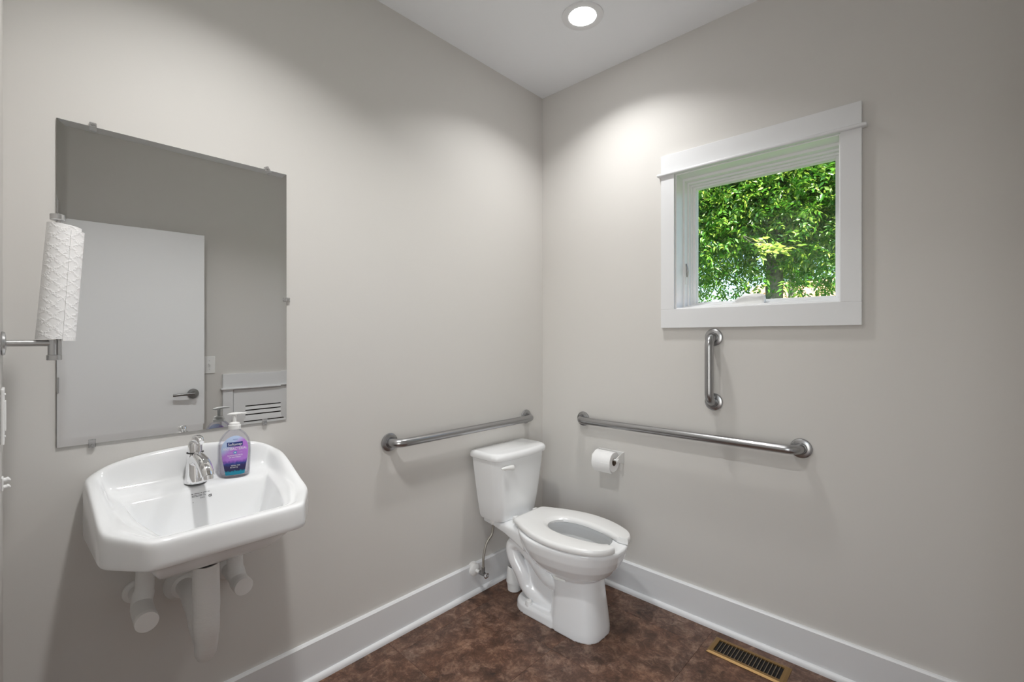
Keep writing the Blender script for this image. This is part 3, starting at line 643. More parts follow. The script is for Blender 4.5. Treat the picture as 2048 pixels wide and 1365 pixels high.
add_loft(bm, [ring(*r) for r in ((0.170, 0.50, 0.56, 0.035, 2.1), (0.180, 0.47, 0.59, 0.060, 2.1), (0.225, 0.43, 0.645, 0.095, 2.15), (0.30, 0.395, 0.700, 0.128, 2.15), (0.365, 0.375, 0.728, 0.142, 2.15), (0.385, 0.370, 0.733, 0.146, 2.15), (0.386, 0.380, 0.722, 0.134, 2.15), (0.46, 0.380, 0.722, 0.134, 2.15))])
cut = obj('cutter', bm, CERAM)
mb = body.modifiers.new('cavity', 'BOOLEAN'); mb.object = cut; mb.operation = 'DIFFERENCE'; mb.solver = 'EXACT'
bake(body); bpy.data.objects.remove(cut)
bm = bm_new(); bm.from_mesh(body.data)
for f in bm.faces: f.smooth = True
for e in bm.edges:
    if len(e.link_faces) == 2 and e.calc_face_angle(0) > math.radians(50): e.smooth = False
bm.to_mesh(body.data); bm.free()
bm = bm_new(); bm.faces.new([bm.verts.new(p) for p in ring(0.218, 0.437, 0.636, 0.089, 2.15)]); obj('water', bm, WATER, tr_)
# tank, lid, lever
def tank_ring(x0, x1, hw, z, bow=0.012, r=0.035, k=8):
    """D-plan: flat back, slightly bowed front with rounded corners"""
    out = []
    def arc(cx, cy, rad, a0, a1, n_):
        for i in range(n_ + 1):
            a = a0 + (a1 - a0) * i / n_; out.append(Vector((cx + rad * math.cos(a), cy + rad * math.sin(a), z)))
    yc = TY + 0.010
    arc(x0 + 0.012, yc - hw + 0.012, 0.012, -PI, -PI / 2, 4)
    rr = 0.055
    arc(x1 - rr, yc - hw + rr, rr, -PI / 2, -0.12, 8)
    for i in range(1, 8):
        t = -1 + 2 * i / 8; out.append(Vector((x1 + bow * (1 - t * t), yc + t * (hw - rr * 0.9), z)))
    arc(x1 - rr, yc + hw - rr, rr, 0.12, PI / 2, 8)
    arc(x0 + 0.012, yc + hw - 0.012, 0.012, PI / 2, PI, 4)
    return out
bm = bm_new()
TK = [(0.045, 0.170, 0.120, 0.396), (0.035, 0.185, 0.140, 0.402), (0.030, 0.193, 0.146, 0.418), (0.028, 0.200, 0.160, 0.50), (0.026, 0.205, 0.172, 0.58), (0.024, 0.210, 0.183, 0.66), (0.022, 0.213, 0.190, 0.724)]
add_loft(bm, [tank_ring(*t) for t in TK]); obj('tank', bm, CERAM, tr_, smooth=40)
bm = bm_new()
LD = [(0.020, 0.216, 0.194, 0.720), (0.017, 0.222, 0.199, 0.723), (0.016, 0.224, 0.201, 0.730), (0.016, 0.223, 0.200, 0.744), (0.020, 0.217, 0.195, 0.753), (0.028, 0.205, 0.185, 0.757)]
add_loft(bm, [tank_ring(*t) for t in LD]); obj('tank_lid', bm, CERAM, tr_, smooth=40)
ly, lz = TY - 0.118, 0.684
bm = bm_new(); add_lathe(bm, [(0.015, 0), (0.015, 0.004), (0.008, 0.006), (0.007, 0.018)], (0.209, ly, lz), (1, 0, 0), n=20); lv = obj('flush_lever', bm, PLAST, tr_, smooth=40)
bm = bm_new(); rings = []
for t, hh, dd, zz in ((0.018, 0.013, 0.009, 0.0), (0.008, 0.014, 0.011, 0.001), (-0.012, 0.012, 0.010, 0.004), (-0.035, 0.009, 0.009, 0.007), (-0.058, 0.006, 0.007, 0.009), (-0.066, 0.003, 0.004, 0.009)):
    rings.append([Vector((0.232 + dd * math.cos(a), ly + 0.012 + t, lz + zz + hh * math.sin(a))) for a in [2 * PI * j / 14 for j in range(14)]])
add_loft(bm, rings); obj('lever_paddle', bm, PLAST, lv, smooth=60)
# open-front seat
SZ0, SZ1 = 0.421, 0.448
OUT = [(0.785, 0.055), (0.775, 0.095), (0.745, 0.135), (0.69, 0.168), (0.61, 0.193), (0.52, 0.200), (0.43, 0.186), (0.35, 0.158), (0.28, 0.125), (0.252, 0.108), (0.247, 0.07), (0.247, 0.0)]
INN = [(0.735, 0.048), (0.72, 0.055), (0.69, 0.064), (0.65, 0.073), (0.60, 0.081), (0.54, 0.087), (0.49, 0.083), (0.45, 0.07), (0.42, 0.05), (0.405, 0.03), (0.40, 0.015), (0.398, 0.0)]
def full(P): return smooth_path([(x, TY - y, 0) for x, y in P] + [(x, TY + y, 0) for x, y in reversed(P[:-1])], 4)
rings = []
for a, b_ in zip(full(OUT), full(INN)):
    d = (b_ - a)
    rings.append([a + d * t + Vector((0, 0, SZ0 + (SZ1 - SZ0) * h)) for t, h in ((0.03, 0.0), (0.0, 0.2), (0.0, 0.6), (0.04, 0.9), (0.12, 1.0), (0.5, 0.96), (0.82, 0.97), (0.93, 0.85), (1.0, 0.5), (1.0, 0.15), (0.96, 0.0))])
bm = bm_new(); add_loft(bm, rings); obj('seat', bm, SEATP, tr_, smooth=45)
for s in (-1, 1):
    obj('seat_hinge', box(0.226, 0.262, TY + s * 0.075 - 0.016, TY + s * 0.075 + 0.016, 0.400, 0.440, bev=0.006), SEATP, tr_, smooth=40)
    bm = bm_new(); add_lathe(bm, [(0.017, 0), (0.0165, 0.010), (0.013, 0.022), (0.0, 0.024)], (0.335, TY + s * 0.090, 0.042), n=20); obj('bolt_cap', bm, PLAST, tr_, smooth=40)

# ------------------------------------------------------------------ water supply of the toilet
wv = thing('water_shutoff', 'chrome shutoff valve with a braided hose rising to the toilet tank', 'shutoff valve', (0.06, -0.575, 0.10))
VY, VZ = -0.578, 0.128
bm = bm_new(); add_lathe(bm, [(0.036, 0), (0.036, 0.005), (0.033, 0.009), (0.033, 0.017), (0.030, 0.026), (0.020, 0.032), (0.010, 0.034)], (0.0005, VY, VZ), (1, 0, 0), n=32); obj('wall_flange', bm, PLAST, wv, smooth=35)
bm = bm_new(); add_tube(bm, [(0.03, VY, VZ), (0.066, VY, VZ)], 0.0085, n=14); obj('stub_pipe', bm, PLAST, wv, smooth=50)
bm = bm_new(); add_tube(bm, [(0.060, VY, VZ), (0.100, VY, VZ)], 0.0105, n=12); add_tube(bm, [(0.085, VY, VZ), (0.085, VY, VZ + 0.032)], [0.010, 0.009], n=10); obj('valve_body', bm, LEVER, wv, smooth=40)
bm = bm_new(); add_lathe(bm, [(0.006, 0), (0.006, 0.006), (0.017, 0.008), (0.018, 0.012), (0.010, 0.015), (0.006, 0.014)], (0.099, VY, VZ), (1, 0, 0), n=20, sx=1.0, sy=0.75); obj('valve_handle', bm, CHROME, wv, smooth=40)
bm = bm_new(); add_tube(bm, smooth_path([(0.085, VY, VZ + 0.030), (0.085, VY + 0.002, VZ + 0.085), (0.088, VY + 0.020, VZ + 0.150), (0.092, VY + 0.052, VZ + 0.185), (0.096, VY + 0.060, VZ + 0.225), (0.096, VY + 0.056, 0.378)], 6), 0.0062, n=12); obj('braided_hose', bm, BRAID, wv, smooth=60)
bm = bm_new(); add_lathe(bm, [(0.008, 0), (0.008, 0.010), (0.014, 0.012), (0.015, 0.026), (0.012, 0.028)], (0.096, VY + 0.056, 0.368), n=12); obj('coupling_nut', bm, PLAST, wv, smooth=30)

# ------------------------------------------------------------------ brush holder behind the toilet
bh = thing('brush_holder', 'small white open-topped brush canister on the floor behind the toilet', 'brush holder', (0.140, -0.405, 0.0))
bm = bm_new(); add_lathe(bm, [(0.030, 0.0), (0.035, 0.004), (0.038, 0.045), (0.042, 0.047), (0.0415, 0.060), (0.038, 0.105), (0.0345, 0.126), (0.0325, 0.128), (0.0315, 0.124), (0.033, 0.05)], (0.140, -0.405, 0.0), n=32); obj('canister', bm, PLAST, bh, smooth=40)
bm = bm_new(); add_lathe(bm, [(0.029, 0.051), (0.030, 0.09), (0.024, 0.10), (0.008, 0.104), (0.006, 0.112)], (0.140, -0.405, 0.0), n=16); obj('brush_head', bm, RUBBER, bh, smooth=40)

# ------------------------------------------------------------------ grab bars
def grab_bar(p0, p1, nrm, label, rad=0.019, so=0.060):
    p0, p1, nrm = Vector(p0), Vector(p1), Vector(nrm); d = (p1 - p0).normalized(); R_ = 0.045
    t = thing('grab_bar', label, 'grab bar', (p0 + p1) / 2, 'stainless grab bars')
    pts = [p0 + nrm * 0.004, p0 + nrm * (so - R_)]
    for i in range(1, 9):
        a = PI / 2 * i / 8; pts.append(p0 + nrm * (so - R_ + R_ * math.sin(a)) + d * (R_ - R_ * math.cos(a)))
    L_ = (p1 - p0).length
    for k in range(1, 6): pts.append(p0 + nrm * so + d * (R_ + (L_ - 2 * R_) * k / 6))
    for i in range(0, 9):
        a = PI / 2 * i / 8; pts.append(p1 + nrm * (so - R_ + R_ * math.cos(a)) - d * (R_ - R_ * math.sin(a)))
    pts.append(p1 + nrm * 0.004)
    bm_ = bm_new(); add_tube(bm_, pts, rad, n=24); obj('bar', bm_, STEEL, t, smooth=50)
    for p in (p0, p1):
        bm_ = bm_new(); add_lathe(bm_, [(0.0395, 0.0003), (0.0405, 0.003), (0.0385, 0.008), (0.033, 0.0105), (0.0235, 0.0115), (0.0215, 0.010), (0.0190, 0.010)], p, nrm, n=36); obj('flange', bm_, STEEL, t, smooth=40)
grab_bar((0, -1.070, 0.868), (0, -0.156, 0.868), (1, 0, 0), 'stainless horizontal grab bar on the wall behind the toilet tank')
grab_bar((0.302, 0, 0.872), (1.369, 0, 0.878), (0, -1, 0), 'long stainless horizontal grab bar under the window')
grab_bar((1.021, 0, 1.036), (1.021, 0, 1.333), (0, -1, 0), 'short vertical stainless grab bar just below the window casing')

# ------------------------------------------------------------------ toilet paper
tp = thing('toilet_paper_holder', 'white bracket holding the toilet paper roll', 'paper holder', (0.49, 0, 0.65))
AX, AYc, AZc = (0.418, 0.548), -0.062, 0.692
for x in (AX[0] - 0.012, AX[1] + 0.006):
    bm = bm_new()
    prof = [(0.0, 0.032), (-0.030, 0.026), (-0.062 - 0.010, 0.012), (-0.062 - 0.015, 0.0), (-0.062 - 0.010, -0.013), (-0.040, -0.017), (0.0, -0.028)]
    add_loft(bm, [[Vector((xx, y, AZc + z)) for y, z in prof] for xx in (x, x + 0.005)])
    obj('bracket_arm', bm, PLAST, tp)
obj('back_plate', box(AX[0] - 0.012, AX[1] + 0.011, -0.004, -0.0005, AZc - 0.028, AZc + 0.032, bev=0.001), PLAST, tp)
bm = bm_new(); add_tube(bm, [(AX[0] - 0.015, AYc, AZc), (AX[1] + 0.015, AYc, AZc)], 0.0065, n=14); add_lathe(bm, [(0.010, 0), (0.009, 0.004), (0, 0.005)], (AX[1] + 0.011, AYc, AZc), (1, 0, 0), n=16); obj('spindle', bm, PLAST, tp, smooth=50)
rl = thing('toilet_paper_roll', 'roll of white toilet paper on the wall bracket', 'toilet paper', (0.483, AYc, AZc - 0.065))
zc = AZc - 0.0125
bm = bm_new(); add_lathe(bm, [(0.0205, 0.002), (0.049, 0.0), (0.0515, 0.002), (0.0515, 0.108), (0.049, 0.110), (0.0205, 0.108)], (AX[0] + 0.010, AYc, zc), (1, 0, 0), n=48, cap0=False, cap1=False); obj('tissue', bm, TISSUE, rl, smooth=40)
bm = bm_new(); add_lathe(bm, [(0.0204, 0.001), (0.0204, 0.109)], (AX[0] + 0.010, AYc, zc), (1, 0, 0), n=32, cap0=False, cap1=False); obj('core', bm, CARD, rl, smooth=60)
bm = bm_new()
sh = [Vector((0, AYc - 0.0518, zc)), Vector((0, AYc - 0.0515, zc - 0.012)), Vector((0, AYc - 0.048, zc - 0.026)), Vector((0, AYc - 0.040, zc - 0.040)), Vector((0, AYc - 0.030, zc - 0.052)), Vector((0, AYc - 0.028, zc - 0.056))]
add_loft(bm, [[p + Vector((AX[0] + 0.011, 0, 0)), p + Vector((AX[0] + 0.119, 0, 0)), p + Vector((AX[0] + 0.119, -0.0006, 0)), p + Vector((AX[0] + 0.011, -0.0006, 0))] for p in sh]); obj('loose_sheet', bm, TISSUE, rl, smooth=60)

# ------------------------------------------------------------------ paper towel on the near wall
hx_, hy_ = 0.205, -2.1285
ph = thing('paper_towel_holder', 'satin metal arm holding an upright paper towel roll', 'towel holder', (hx_, YC, 1.32))
bm = bm_new(); add_lathe(bm, [(0.027, 0.0005), (0.028, 0.003), (0.026, 0.007), (0.010, 0.009)], (hx_, YC, 1.318), (0, 1, 0), n=32); obj('wall_flange', bm, NICKEL, ph, smooth=40)
bm = bm_new(); add_tube(bm, [(hx_, YC + 0.006, 1.318), (hx_, hy_ + 0.000, 1.318)], 0.0075, n=18); obj('arm', bm, NICKEL, ph, smooth=50)
bm = bm_new(); add_tube(bm, [(hx_, hy_ - 0.006, 1.285), (hx_, hy_ - 0.006, 1.326)], 0.0085, n=20); obj('post_socket', bm, NICKEL, ph, smooth=50)
bm = bm_new(); add_lathe(bm, [(0.0130, 0), (0.0140, 0.001), (0.0140, 0.012), (0.0130, 0.013)], (hx_, hy_ - 0.003, 1.276), n=28); obj('end_knob', bm, NICKEL, ph, smooth=40)
bm = bm_new(); add_tube(bm, [(hx_, hy_ + 0.006, 1.285), (hx_, hy_ + 0.006, 1.622)], 0.0045, n=12); obj('rod', bm, NICKEL, ph, smooth=50)
bm = bm_new(); add_lathe(bm, [(0.0130, 0), (0.0140, 0.001), (0.0140, 0.013), (0.0130, 0.014)], (hx_, hy_ + 0.003, 1.620), n=28); obj('end_knob', bm, NICKEL, ph, smooth=40)
pr_ = thing('paper_towel_roll', 'embossed white paper towel roll leaning on its metal holder', 'paper towel', (hx_, hy_ + 0.01, 1.327))
bm = bm_new(); rings = []
topc, botc = Vector((hx_, hy_ + 0.0155, 1.608)), Vector((hx_, hy_ - 0.0015, 1.328))
for i in range(13):
    t = i / 12; c = botc.lerp(topc, t); r0 = 0.0345 + (0.0315 - 0.0345) * t
    rings.append([c + Vector((r0 * math.cos(2 * PI * j / 48), r0 * math.sin(2 * PI * j / 48), -0.004 * math.sin(2 * PI * j / 48) * t)) for j in range(48)])
inner = [[c + (p - c) * 0.40 for p in rg] for rg, c in ((rings[0], botc), (rings[-1], topc))]
vr = add_loft(bm, [inner[0]] + rings + [inner[1]], cap0=False, cap1=False)
for j in range(48): k = (j + 1) % 48; bm.faces.new((vr[0][j], vr[-1][j], vr[-1][k], vr[0][k]))
obj('paper', bm, TOWEL, pr_, smooth=40)
bm = bm_new(); rows = []
for t in [i / 10 for i in range(11)]:
    c = botc.lerp(topc, t * 0.97 - 0.015); r0 = 0.0345 - 0.0030 * t
    row = []
    for k in range(7):
        a = math.radians(20 + 10 * k); flare = 0.0006 + 0.005 * (k / 6) ** 2 * (0.35 + 0.65 * t)
        row.append(c + Vector(((r0 + flare) * math.cos(a), (r0 + flare) * math.sin(a), 0)))
    rows.append(row)
add_loft(bm, [r_ + [p + Vector((0.0004, 0.0004, 0)) for p in reversed(r_)] for r_ in rows]); obj('loose_sheet', bm, TOWEL, pr_, smooth=60)

# ------------------------------------------------------------------ fittings on the near wall (seen edge-on) and the light switch
def wall_plate(name, label, cat, org, u, nrm, wdt=0.072, hgt=0.121):
    t = thing(name, label, cat, org); u = Vector(u); nrm = Vector(nrm); org = Vector(org)
    def put(bm_, nm, m, parent, **k):
        for v in bm_.verts: v.co = org + u * v.co.x + nrm * v.co.y + Vector((0, 0, v.co.z))
        return obj(nm, bm_, m, parent, **k)
    pl = put(box(-wdt / 2, wdt / 2, 0.0003, 0.006, -hgt / 2, hgt / 2, bev=0.002), 'cover_plate', PLAST, t)
    return t, put, pl
ot, put, pl = wall_plate('wall_outlet', 'white receptacle cover plate beside the paper towel holder', 'outlet', (0.20, YC, 1.150), (1, 0, 0), (0, 1, 0), hgt=0.128)
put(box(-0.017, 0.017, 0.005, 0.0085, -0.034, 0.034, bev=0.001), 'receptacle', PLAST, ot)
for z in (-0.049, 0.049):
    b2 = bm_new(); add_lathe(b2, [(0.0035, 0.006), (0.003, 0.0075), (0, 0.008)], (0, 0, z), (0, 1, 0), n=12); put(b2, 'screw', PLAST, ot, smooth=40)
hk = thing('wall_hook', 'small white double-pronged wall hook below the receptacle plate', 'hook', (0.19, YC, 0.985))
obj('hook_plate', box(0.176, 0.204, YC + 0.0003, YC + 0.004, 0.975, 1.005, bev=0.0015), PLAST, hk)
for z in (0.9815, 0.9975):
    bm = bm_new(); add_tube(bm, smooth_path([(0.19, YC + 0.003, z), (0.19, YC + 0.009, z), (0.19, YC + 0.014, z + 0.0025)], 4), [0.0058] * 8 + [0.0042], n=12); obj('prong', bm, PLAST, hk, smooth=50)
sw, put, pl = wall_plate('light_switch', 'white toggle light switch plate beside the open door', 'light switch', (W, -1.269, 1.137), (0, 1, 0), (-1, 0, 0))
put(box(-0.005, 0.005, 0.005, 0.008, -0.012, 0.012), 'toggle_slot', PLAST, sw)
put(box(-0.004, 0.004, 0.006, 0.018, 0.001, 0.010, bev=0.001), 'toggle', PLAST, sw)
for z in (-0.030, 0.030):
    b2 = bm_new(); add_lathe(b2, [(0.003, 0.006), (0.0025, 0.007), (0, 0.0073)], (0, 0, z), (0, 1, 0), n=10); put(b2, 'screw', NICKEL, sw, smooth=40)

# ------------------------------------------------------------------ floor register
RX0, RX1, RY0, RY1 = 1.058, 1.352, -0.200, -0.072
rg = thing('floor_register', 'brass floor vent register with dark fins by the baseboard', 'floor vent', ((RX0 + RX1) / 2, (RY0 + RY1) / 2, 0))
fw, fh = 0.022, 0.007
bm = bm_new()
def rr_(i, z): return [Vector((RX0 + i, RY0 + i, z)), Vector((RX1 - i, RY0 + i, z)), Vector((RX1 - i, RY1 - i, z)), Vector((RX0 + i, RY1 - i, z))]
add_loft(bm, [rr_(0, 0.0002), rr_(0, 0.002), rr_(0.009, fh), rr_(fw, fh), rr_(fw, 0.0002)], cap0=False, cap1=False)
obj('frame', bm, BRASS, rg)
obj('duct_shade_plate', box(RX0 + fw, RX1 - fw, RY0 + fw, RY1 - fw, 0.0002, 0.0008), DARK, rg)  # thin black plate on the floor, its colour stands for the duct's shade
nf = 18; pit = (RX1 - RX0 - 2 * fw) / nf
fb = box(-0.0013, 0.0013, RY0 + fw - (RY0 + RY1) / 2, RY1 - fw - (RY0 + RY1) / 2, 0.001, fh - 0.0008); fme = bpy.data.meshes.new('fin'); bmesh.ops.recalc_face_normals(fb, faces=fb.faces); fb.to_mesh(fme); fb.free(); fme.materials.append(BRASSD)
for i in range(1, nf):
    o = bpy.data.objects.new('fin', fme); COL.objects.link(o); o.parent = rg; o.location = (RX0 + fw + pit * i - rg.location.x, 0, 0)

# ------------------------------------------------------------------ outdoors
GZ = -0.45
def noise_mat(name, c0, c1, scale, rough=0.9):
    m = mat(name, c0, rough); tc = N(m, 'ShaderNodeTexCoord'); no = N(m, 'ShaderNodeTexNoise', Scale=scale, Detail=8.0, Roughness=0.7); rp = N(m, 'ShaderNodeValToRGB')
    rp.color_ramp.elements[0].position = 0.35; rp.color_ramp.elements[0].color = (*c0, 1); rp.color_ramp.elements[1].position = 0.65; rp.color_ramp.elements[1].color = (*c1, 1)
    LK(m, tc.outputs['Object'], no.inputs['Vector']); LK(m, no.outputs['Fac'], rp.inputs[0]); LK(m, rp.outputs[0], bsdf(m).inputs['Base Color'])
    bu = N(m, 'ShaderNodeBump', Strength=0.6, Distance=0.03); LK(m, no.outputs['Fac'], bu.inputs['Height']); LK(m, bu.outputs[0], bsdf(m).inputs['Normal'])
    return m
GRASS = noise_mat('lawn', (0.03, 0.10, 0.012), (0.09, 0.20, 0.03), 4.0)
CLAY = noise_mat('clay_bank', (0.50, 0.24, 0.14), (0.68, 0.46, 0.33), 1.3)
BARK = noise_mat('bark', (0.10, 0.085, 0.07), (0.30, 0.27, 0.235), 14.0)
TWIG = noise_mat('twig_bark', (0.04, 0.05, 0.02), (0.10, 0.10, 0.05), 20.0)
struct('ground', box(-40, 40, TH, 70, GZ - 0.3, GZ), GRASS, 'lawn outside the window')
bm = bm_new(); add_loft(bm, [[Vector((x, y, z)) for x, z in ((-26, GZ - 0.1), (-22, 1.6 + yy), (-11, 2.2 + yy), (-8, 5.4 + yy), (-2, 5.5 + yy), (6, 5.9 + yy), (20, 4.5 + yy), (26, GZ - 0.1))] for y, yy in ((30, -3.8), (34, -0.3), (40, 0.4), (46, 0.0))])
struct('bank', bm, CLAY, 'sunlit clay bank beyond the trees', smooth=60)

def leaf_mat(name, tint=(1, 1, 1), trans=0.45):
    m = bpy.data.materials.new(name); m.use_nodes = True; t = m.node_tree; t.nodes.clear()
    o = t.nodes.new('ShaderNodeOutputMaterial'); at = t.nodes.new('ShaderNodeAttribute'); at.attribute_name = 'tone'
    rp = t.nodes.new('ShaderNodeValToRGB'); e = rp.color_ramp.elements
    e[0].position = 0.0; e[0].color = (0.035 * tint[0], 0.135 * tint[1], 0.012 * tint[2], 1); e[1].position = 1.0; e[1].color = (0.46 * tint[0], 0.56 * tint[1], 0.09 * tint[2], 1)
    k = e.new(0.5); k.color = (0.085 * tint[0], 0.275 * tint[1], 0.02 * tint[2], 1)
    t.links.new(at.outputs['Fac'], rp.inputs[0])
    df = t.nodes.new('ShaderNodeBsdfDiffuse'); tl = t.nodes.new('ShaderNodeBsdfTranslucent'); gl = t.nodes.new('ShaderNodeBsdfGlossy'); gl.inputs['Roughness'].default_value = 0.35; gl.inputs[0].default_value = (0.8, 0.85, 0.8, 1)
    m1 = t.nodes.new('ShaderNodeMixShader'); m1.inputs[0].default_value = trans; m2 = t.nodes.new('ShaderNodeMixShader'); m2.inputs[0].default_value = 0.06
    t.links.new(rp.outputs[0], df.inputs[0]); t.links.new(rp.outputs[0], tl.inputs[0])
    t.links.new(df.outputs[0], m1.inputs[1]); t.links.new(tl.outputs[0], m1.inputs[2]); t.links.new(m1.outputs[0], m2.inputs[1]); t.links.new(gl.outputs[0], m2.inputs[2]); t.links.new(m2.outputs[0], o.inputs[0])
    return m
LEAFM = leaf_mat('tree_leaf')
RNG = np.random.default_rng(7)
def leaf_cloud(name, centres, dirs, lens_, parent, m, nl=9, ratio=0.42, tone_bias=0.0, leaf=0.085):
    """compound leaves: each twig carries nl leaflets in pairs; one mesh"""
    K = len(centres); org = np.array(rootpos(parent))
    dirs = dirs / np.linalg.norm(dirs, axis=1, keepdims=True)
    up = np.array([0, 0, 1.0]); rnd = RNG.normal(size=(K, 3)); side = np.cross(dirs, rnd * 0.5 + up); side /= np.linalg.norm(side, axis=1, keepdims=True)
    nrm = np.cross(side, dirs)
    V = []; tones = []
    for q in range(nl):
        if q == nl - 1: f = 1.0; sgn = 0.0
        else: f = 0.25 + 0.7 * (q // 2) / max(1, (nl - 1) // 2); sgn = 1.0 if q % 2 else -1.0
        base = centres + dirs * (lens_ * f)[:, None] + up * (-0.12 * (f ** 2) * lens_)[:, None]
        jit = RNG.normal(size=(K, 3)) * 0.22
        ld = dirs * (0.45 if sgn else 1.0) + side * sgn * 0.9 - up * 0.25 + jit; ld /= np.linalg.norm(ld, axis=1, keepdims=True)
        ln = nrm + RNG.normal(size=(K, 3)) * 0.35; ls = np.cross(ld, ln); ls /= np.linalg.norm(ls, axis=1, keepdims=True); ln = np.cross(ls, ld)
        L = (leaf * RNG.uniform(0.7, 1.25, K))[:, None]; Wd = L * ratio * 0.5
        p0 = base; p1 = base + ld * L * 0.40 + ls * Wd + ln * Wd * 0.35; p2 = base + ld * L * 0.45 - ln * L * 0.02; p3 = base + ld * L * 0.40 - ls * Wd + ln * Wd * 0.35; p4 = base + ld * L - up * L * 0.10
        V.append(np.stack([p0, p1, p2, p3, p4], axis=1)); tones.append(np.clip(RNG.normal(0.42 + tone_bias, 0.22, K), 0, 1))
    V = np.concatenate(V).reshape(-1, 3) - org; tones = np.concatenate(tones); n = len(tones)
    tri = np.array([[0, 1, 2], [1, 4, 2], [2, 4, 3], [0, 2, 3]]); F = (np.arange(n)[:, None, None] * 5 + tri[None]).reshape(-1, 3)
    me = bpy.data.meshes.new(name); me.vertices.add(len(V)); me.vertices.foreach_set('co', V.astype(np.float32).ravel())
    me.loops.add(F.size); me.loops.foreach_set('vertex_index', F.astype(np.int32).ravel()); me.polygons.add(len(F)); me.polygons.foreach_set('loop_start', np.arange(0, F.size, 3, dtype=np.int32)); me.update(calc_edges=True)
    at = me.attributes.new('tone', 'FLOAT', 'POINT'); at.data.foreach_set('value', np.repeat(tones, 5).astype(np.float32))
    me.materials.append(m); o = bpy.data.objects.new(name, me); COL.objects.link(o); o.parent = parent; o['kind'] = 'stuff'
    return o
def tree(label, x, y, height, trunk_r, crown, ntwig, leaf, lean=0.0, tone=0.0, nbranch=9, group='trees outside the window', tw=0.32, m=None):
    """crown: (cx, cy, cz, rx, ry, rz)"""
    t = thing('leafy_tree', label, 'tree', (x, y, GZ), group)
    rnd = random.Random(int(x * 100 + y * 7))
    pth = smooth_path([(x, y, GZ), (x + lean * 0.3, y, GZ + height * 0.35), (x + lean * 0.75, y + 0.1, GZ + height * 0.7), (x + lean, y, GZ + height)], 5)
    bm_ = bm_new(); add_tube(bm_, pth, [trunk_r * (1.15 - 0.95 * i / (len(pth) - 1)) for i in range(len(pth))], n=14); obj('trunk', bm_, BARK, t, smooth=60)
    cx, cy, cz, rx, ry, rz = crown; attach = []
    for k in range(nbranch):
        f = rnd.uniform(0.30, 0.95); p = pth[int(f * (len(pth) - 1))]; a = 2 * PI * (k + rnd.random() * 0.6) / nbranch
        e_ = Vector((cx + rx * 0.85 * math.cos(a), cy + ry * 0.85 * math.sin(a), cz + rz * rnd.uniform(-0.75, 0.75)))
        mid = p.lerp(e_, 0.5) + Vector((rnd.uniform(-.2, .2), rnd.uniform(-.2, .2), rnd.uniform(-0.1, 0.3)))
        bp = smooth_path([p, mid, e_], 6); bm_ = bm_new(); add_tube(bm_, bp, [trunk_r * 0.32 * (1 - 0.88 * i / (len(bp) - 1)) for i in range(len(bp))], n=8); obj('branch', bm_, BARK, t, smooth=60)
        attach += [np.array(q) for q in bp[3:]]
    u = RNG.normal(size=(ntwig, 3)); u /= np.linalg.norm(u, axis=1, keepdims=True); r = RNG.uniform(0.0, 1.0, ntwig) ** 0.45
    c = np.array([cx, cy, cz]) + u * r[:, None] * np.array([rx, ry, rz])
    # gather twigs into clumps so that gaps of sky stay between them
    nc = max(20, ntwig // 55); cl = c[RNG.integers(0, ntwig, nc)]; idx = RNG.integers(0, nc, ntwig); c = c * 0.45 + (cl[idx] + RNG.normal(size=(ntwig, 3)) * np.array([rx, ry, rz]) * 0.12) * 0.55
    d = u * np.array([1, 1, 0.35]) + RNG.normal(size=(ntwig, 3)) * 0.7 - np.array([0, 0, 0.25])
    leaf_cloud('foliage', c, d, np.full(ntwig, tw) * RNG.uniform(0.7, 1.2, ntwig), t, m or LEAFM, leaf=leaf, tone_bias=tone)
    return t
T1 = tree('broad leafy tree with a pale grey trunk seen through the window', -0.35, 6.6, 8.5, 0.15, (-0.35, 6.5, 4.0, 3.2, 1.35, 2.5), 6400, 0.092, lean=0.15, tone=0.12)
tree('bright yellow-green tree behind the pale-trunked tree', 1.8, 10.6, 9.0, 0.16, (1.6, 10.6, 4.6, 2.3, 1.7, 3.2), 4200, 0.095, tone=0.34)
tree('dark green tree with low branches far beyond the lawn', -3.8, 10.6, 10.0, 0.20, (-3.8, 10.6, 4.8, 2.3, 1.7, 3.6), 4200, 0.105, tone=-0.05)
tree('slim young tree standing before the clay bank', -0.6, 15.6, 9.0, 0.10, (-0.6, 15.6, 5.6, 4.2, 1.6, 3.6), 3600, 0.13, tone=0.08)
tree('tall thin-trunked tree beside the clay bank', -3.0, 20.6, 12.0, 0.14, (-3.0, 20.6, 7.4, 5.4, 2.0, 3.9), 3000, 0.16, tone=0.05)
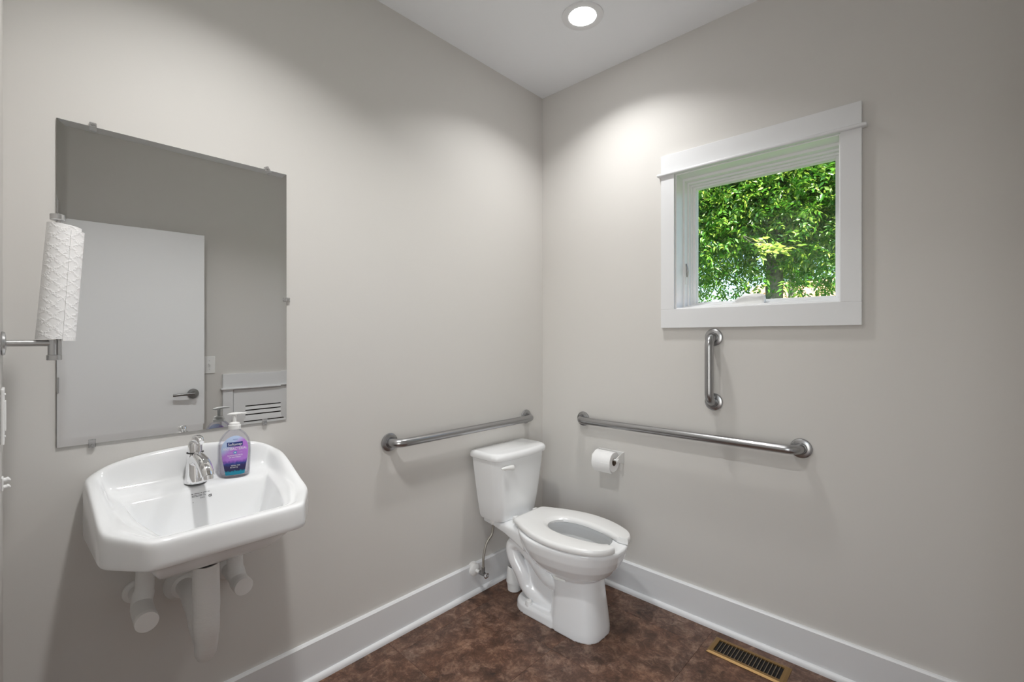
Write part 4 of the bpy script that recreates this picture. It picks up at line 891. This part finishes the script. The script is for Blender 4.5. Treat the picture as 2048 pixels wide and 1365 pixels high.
# sunlit spray of large leaves near the glass
rnd = random.Random(5)
lb = bm_new()
rows = []
for t, wd in ((0.0, 0.02), (0.15, 0.30), (0.38, 0.5), (0.6, 0.44), (0.82, 0.22), (1.0, 0.0)):
    rows.append([Vector((t, -wd * 0.45, 0.05 * wd - 0.06 * t * t)), Vector((t, 0, -0.06 * t * t)), Vector((t, wd * 0.45, 0.05 * wd - 0.06 * t * t))])
vv = [[lb.verts.new(p) for p in r_] for r_ in rows]
for a, b_ in zip(vv, vv[1:]):
    for i in range(2): lb.faces.new((a[i], b_[i], b_[i + 1], a[i + 1]))
lme = bpy.data.meshes.new('leaf'); lb.to_mesh(lme); lb.free()
for p in lme.polygons: p.use_smooth = True
at = lme.attributes.new('tone', 'FLOAT', 'POINT'); at.data.foreach_set('value', np.full(len(lme.vertices), 0.95, np.float32)); lme.materials.append(LEAFM)
LM = [lme, lme.copy(), lme.copy()]
for me_, tn in zip(LM, (1.0, 0.85, 0.70)): me_.attributes['tone'].data.foreach_set('value', np.full(len(me_.vertices), tn, np.float32))
main = smooth_path([(-0.28, 6.55, 2.9), (-0.2, 5.2, 2.75), (-0.05, 4.1, 2.62), (0.12, 3.6, 2.48), (0.32, 3.32, 2.33), (0.52, 3.2, 2.24)], 8)
bm = bm_new(); add_tube(bm, main, [0.014 - 0.0125 * i / (len(main) - 1) for i in range(len(main))], n=6); sp_ = obj('sunlit_branch', bm, TWIG, T1, smooth=60)
so_ = rootpos(sp_)
for k in range(14):
    p = main[len(main) - 1 - k]
    a = rnd.uniform(-1.5, 1.5); dirn = Vector((math.cos(a) * 0.9, -0.6 + math.sin(a) * 0.9, rnd.uniform(-0.35, 0.35))).normalized(); Ls = rnd.uniform(0.14, 0.27)
    q = p + dirn * Ls + Vector((0, 0, -0.03)); bm = bm_new(); add_tube(bm, [p, p.lerp(q, 0.5) + Vector((0, 0, 0.012)), q], [0.003, 0.0025, 0.0015], n=5); obj('twig', bm, TWIG, sp_)
    sd = dirn.cross(Vector((0, 0, 1))).normalized()
    for j in range(7):
        f = 1.0 if j == 6 else 0.35 + 0.28 * (j // 2); sg = 0 if j == 6 else (1 if j % 2 else -1)
        ld = (dirn * (0.5 if sg else 1) + sd * sg * 0.85 + Vector((rnd.uniform(-.2, .2), rnd.uniform(-.2, .2), rnd.uniform(-0.45, 0.05)))).normalized()
        o = bpy.data.objects.new('leaf', LM[rnd.randrange(3)]); COL.objects.link(o); o.parent = sp_; o.location = p.lerp(q, f) - so_
        zv = Vector((rnd.uniform(-.2, .6), rnd.uniform(-1.3, -0.4), 0.8)); yv = zv.cross(ld).normalized(); zv = ld.cross(yv)
        o.rotation_euler = Matrix((ld, yv, zv)).transposed().to_euler(); s_ = rnd.uniform(0.062, 0.092); o.scale = (s_, s_, s_)
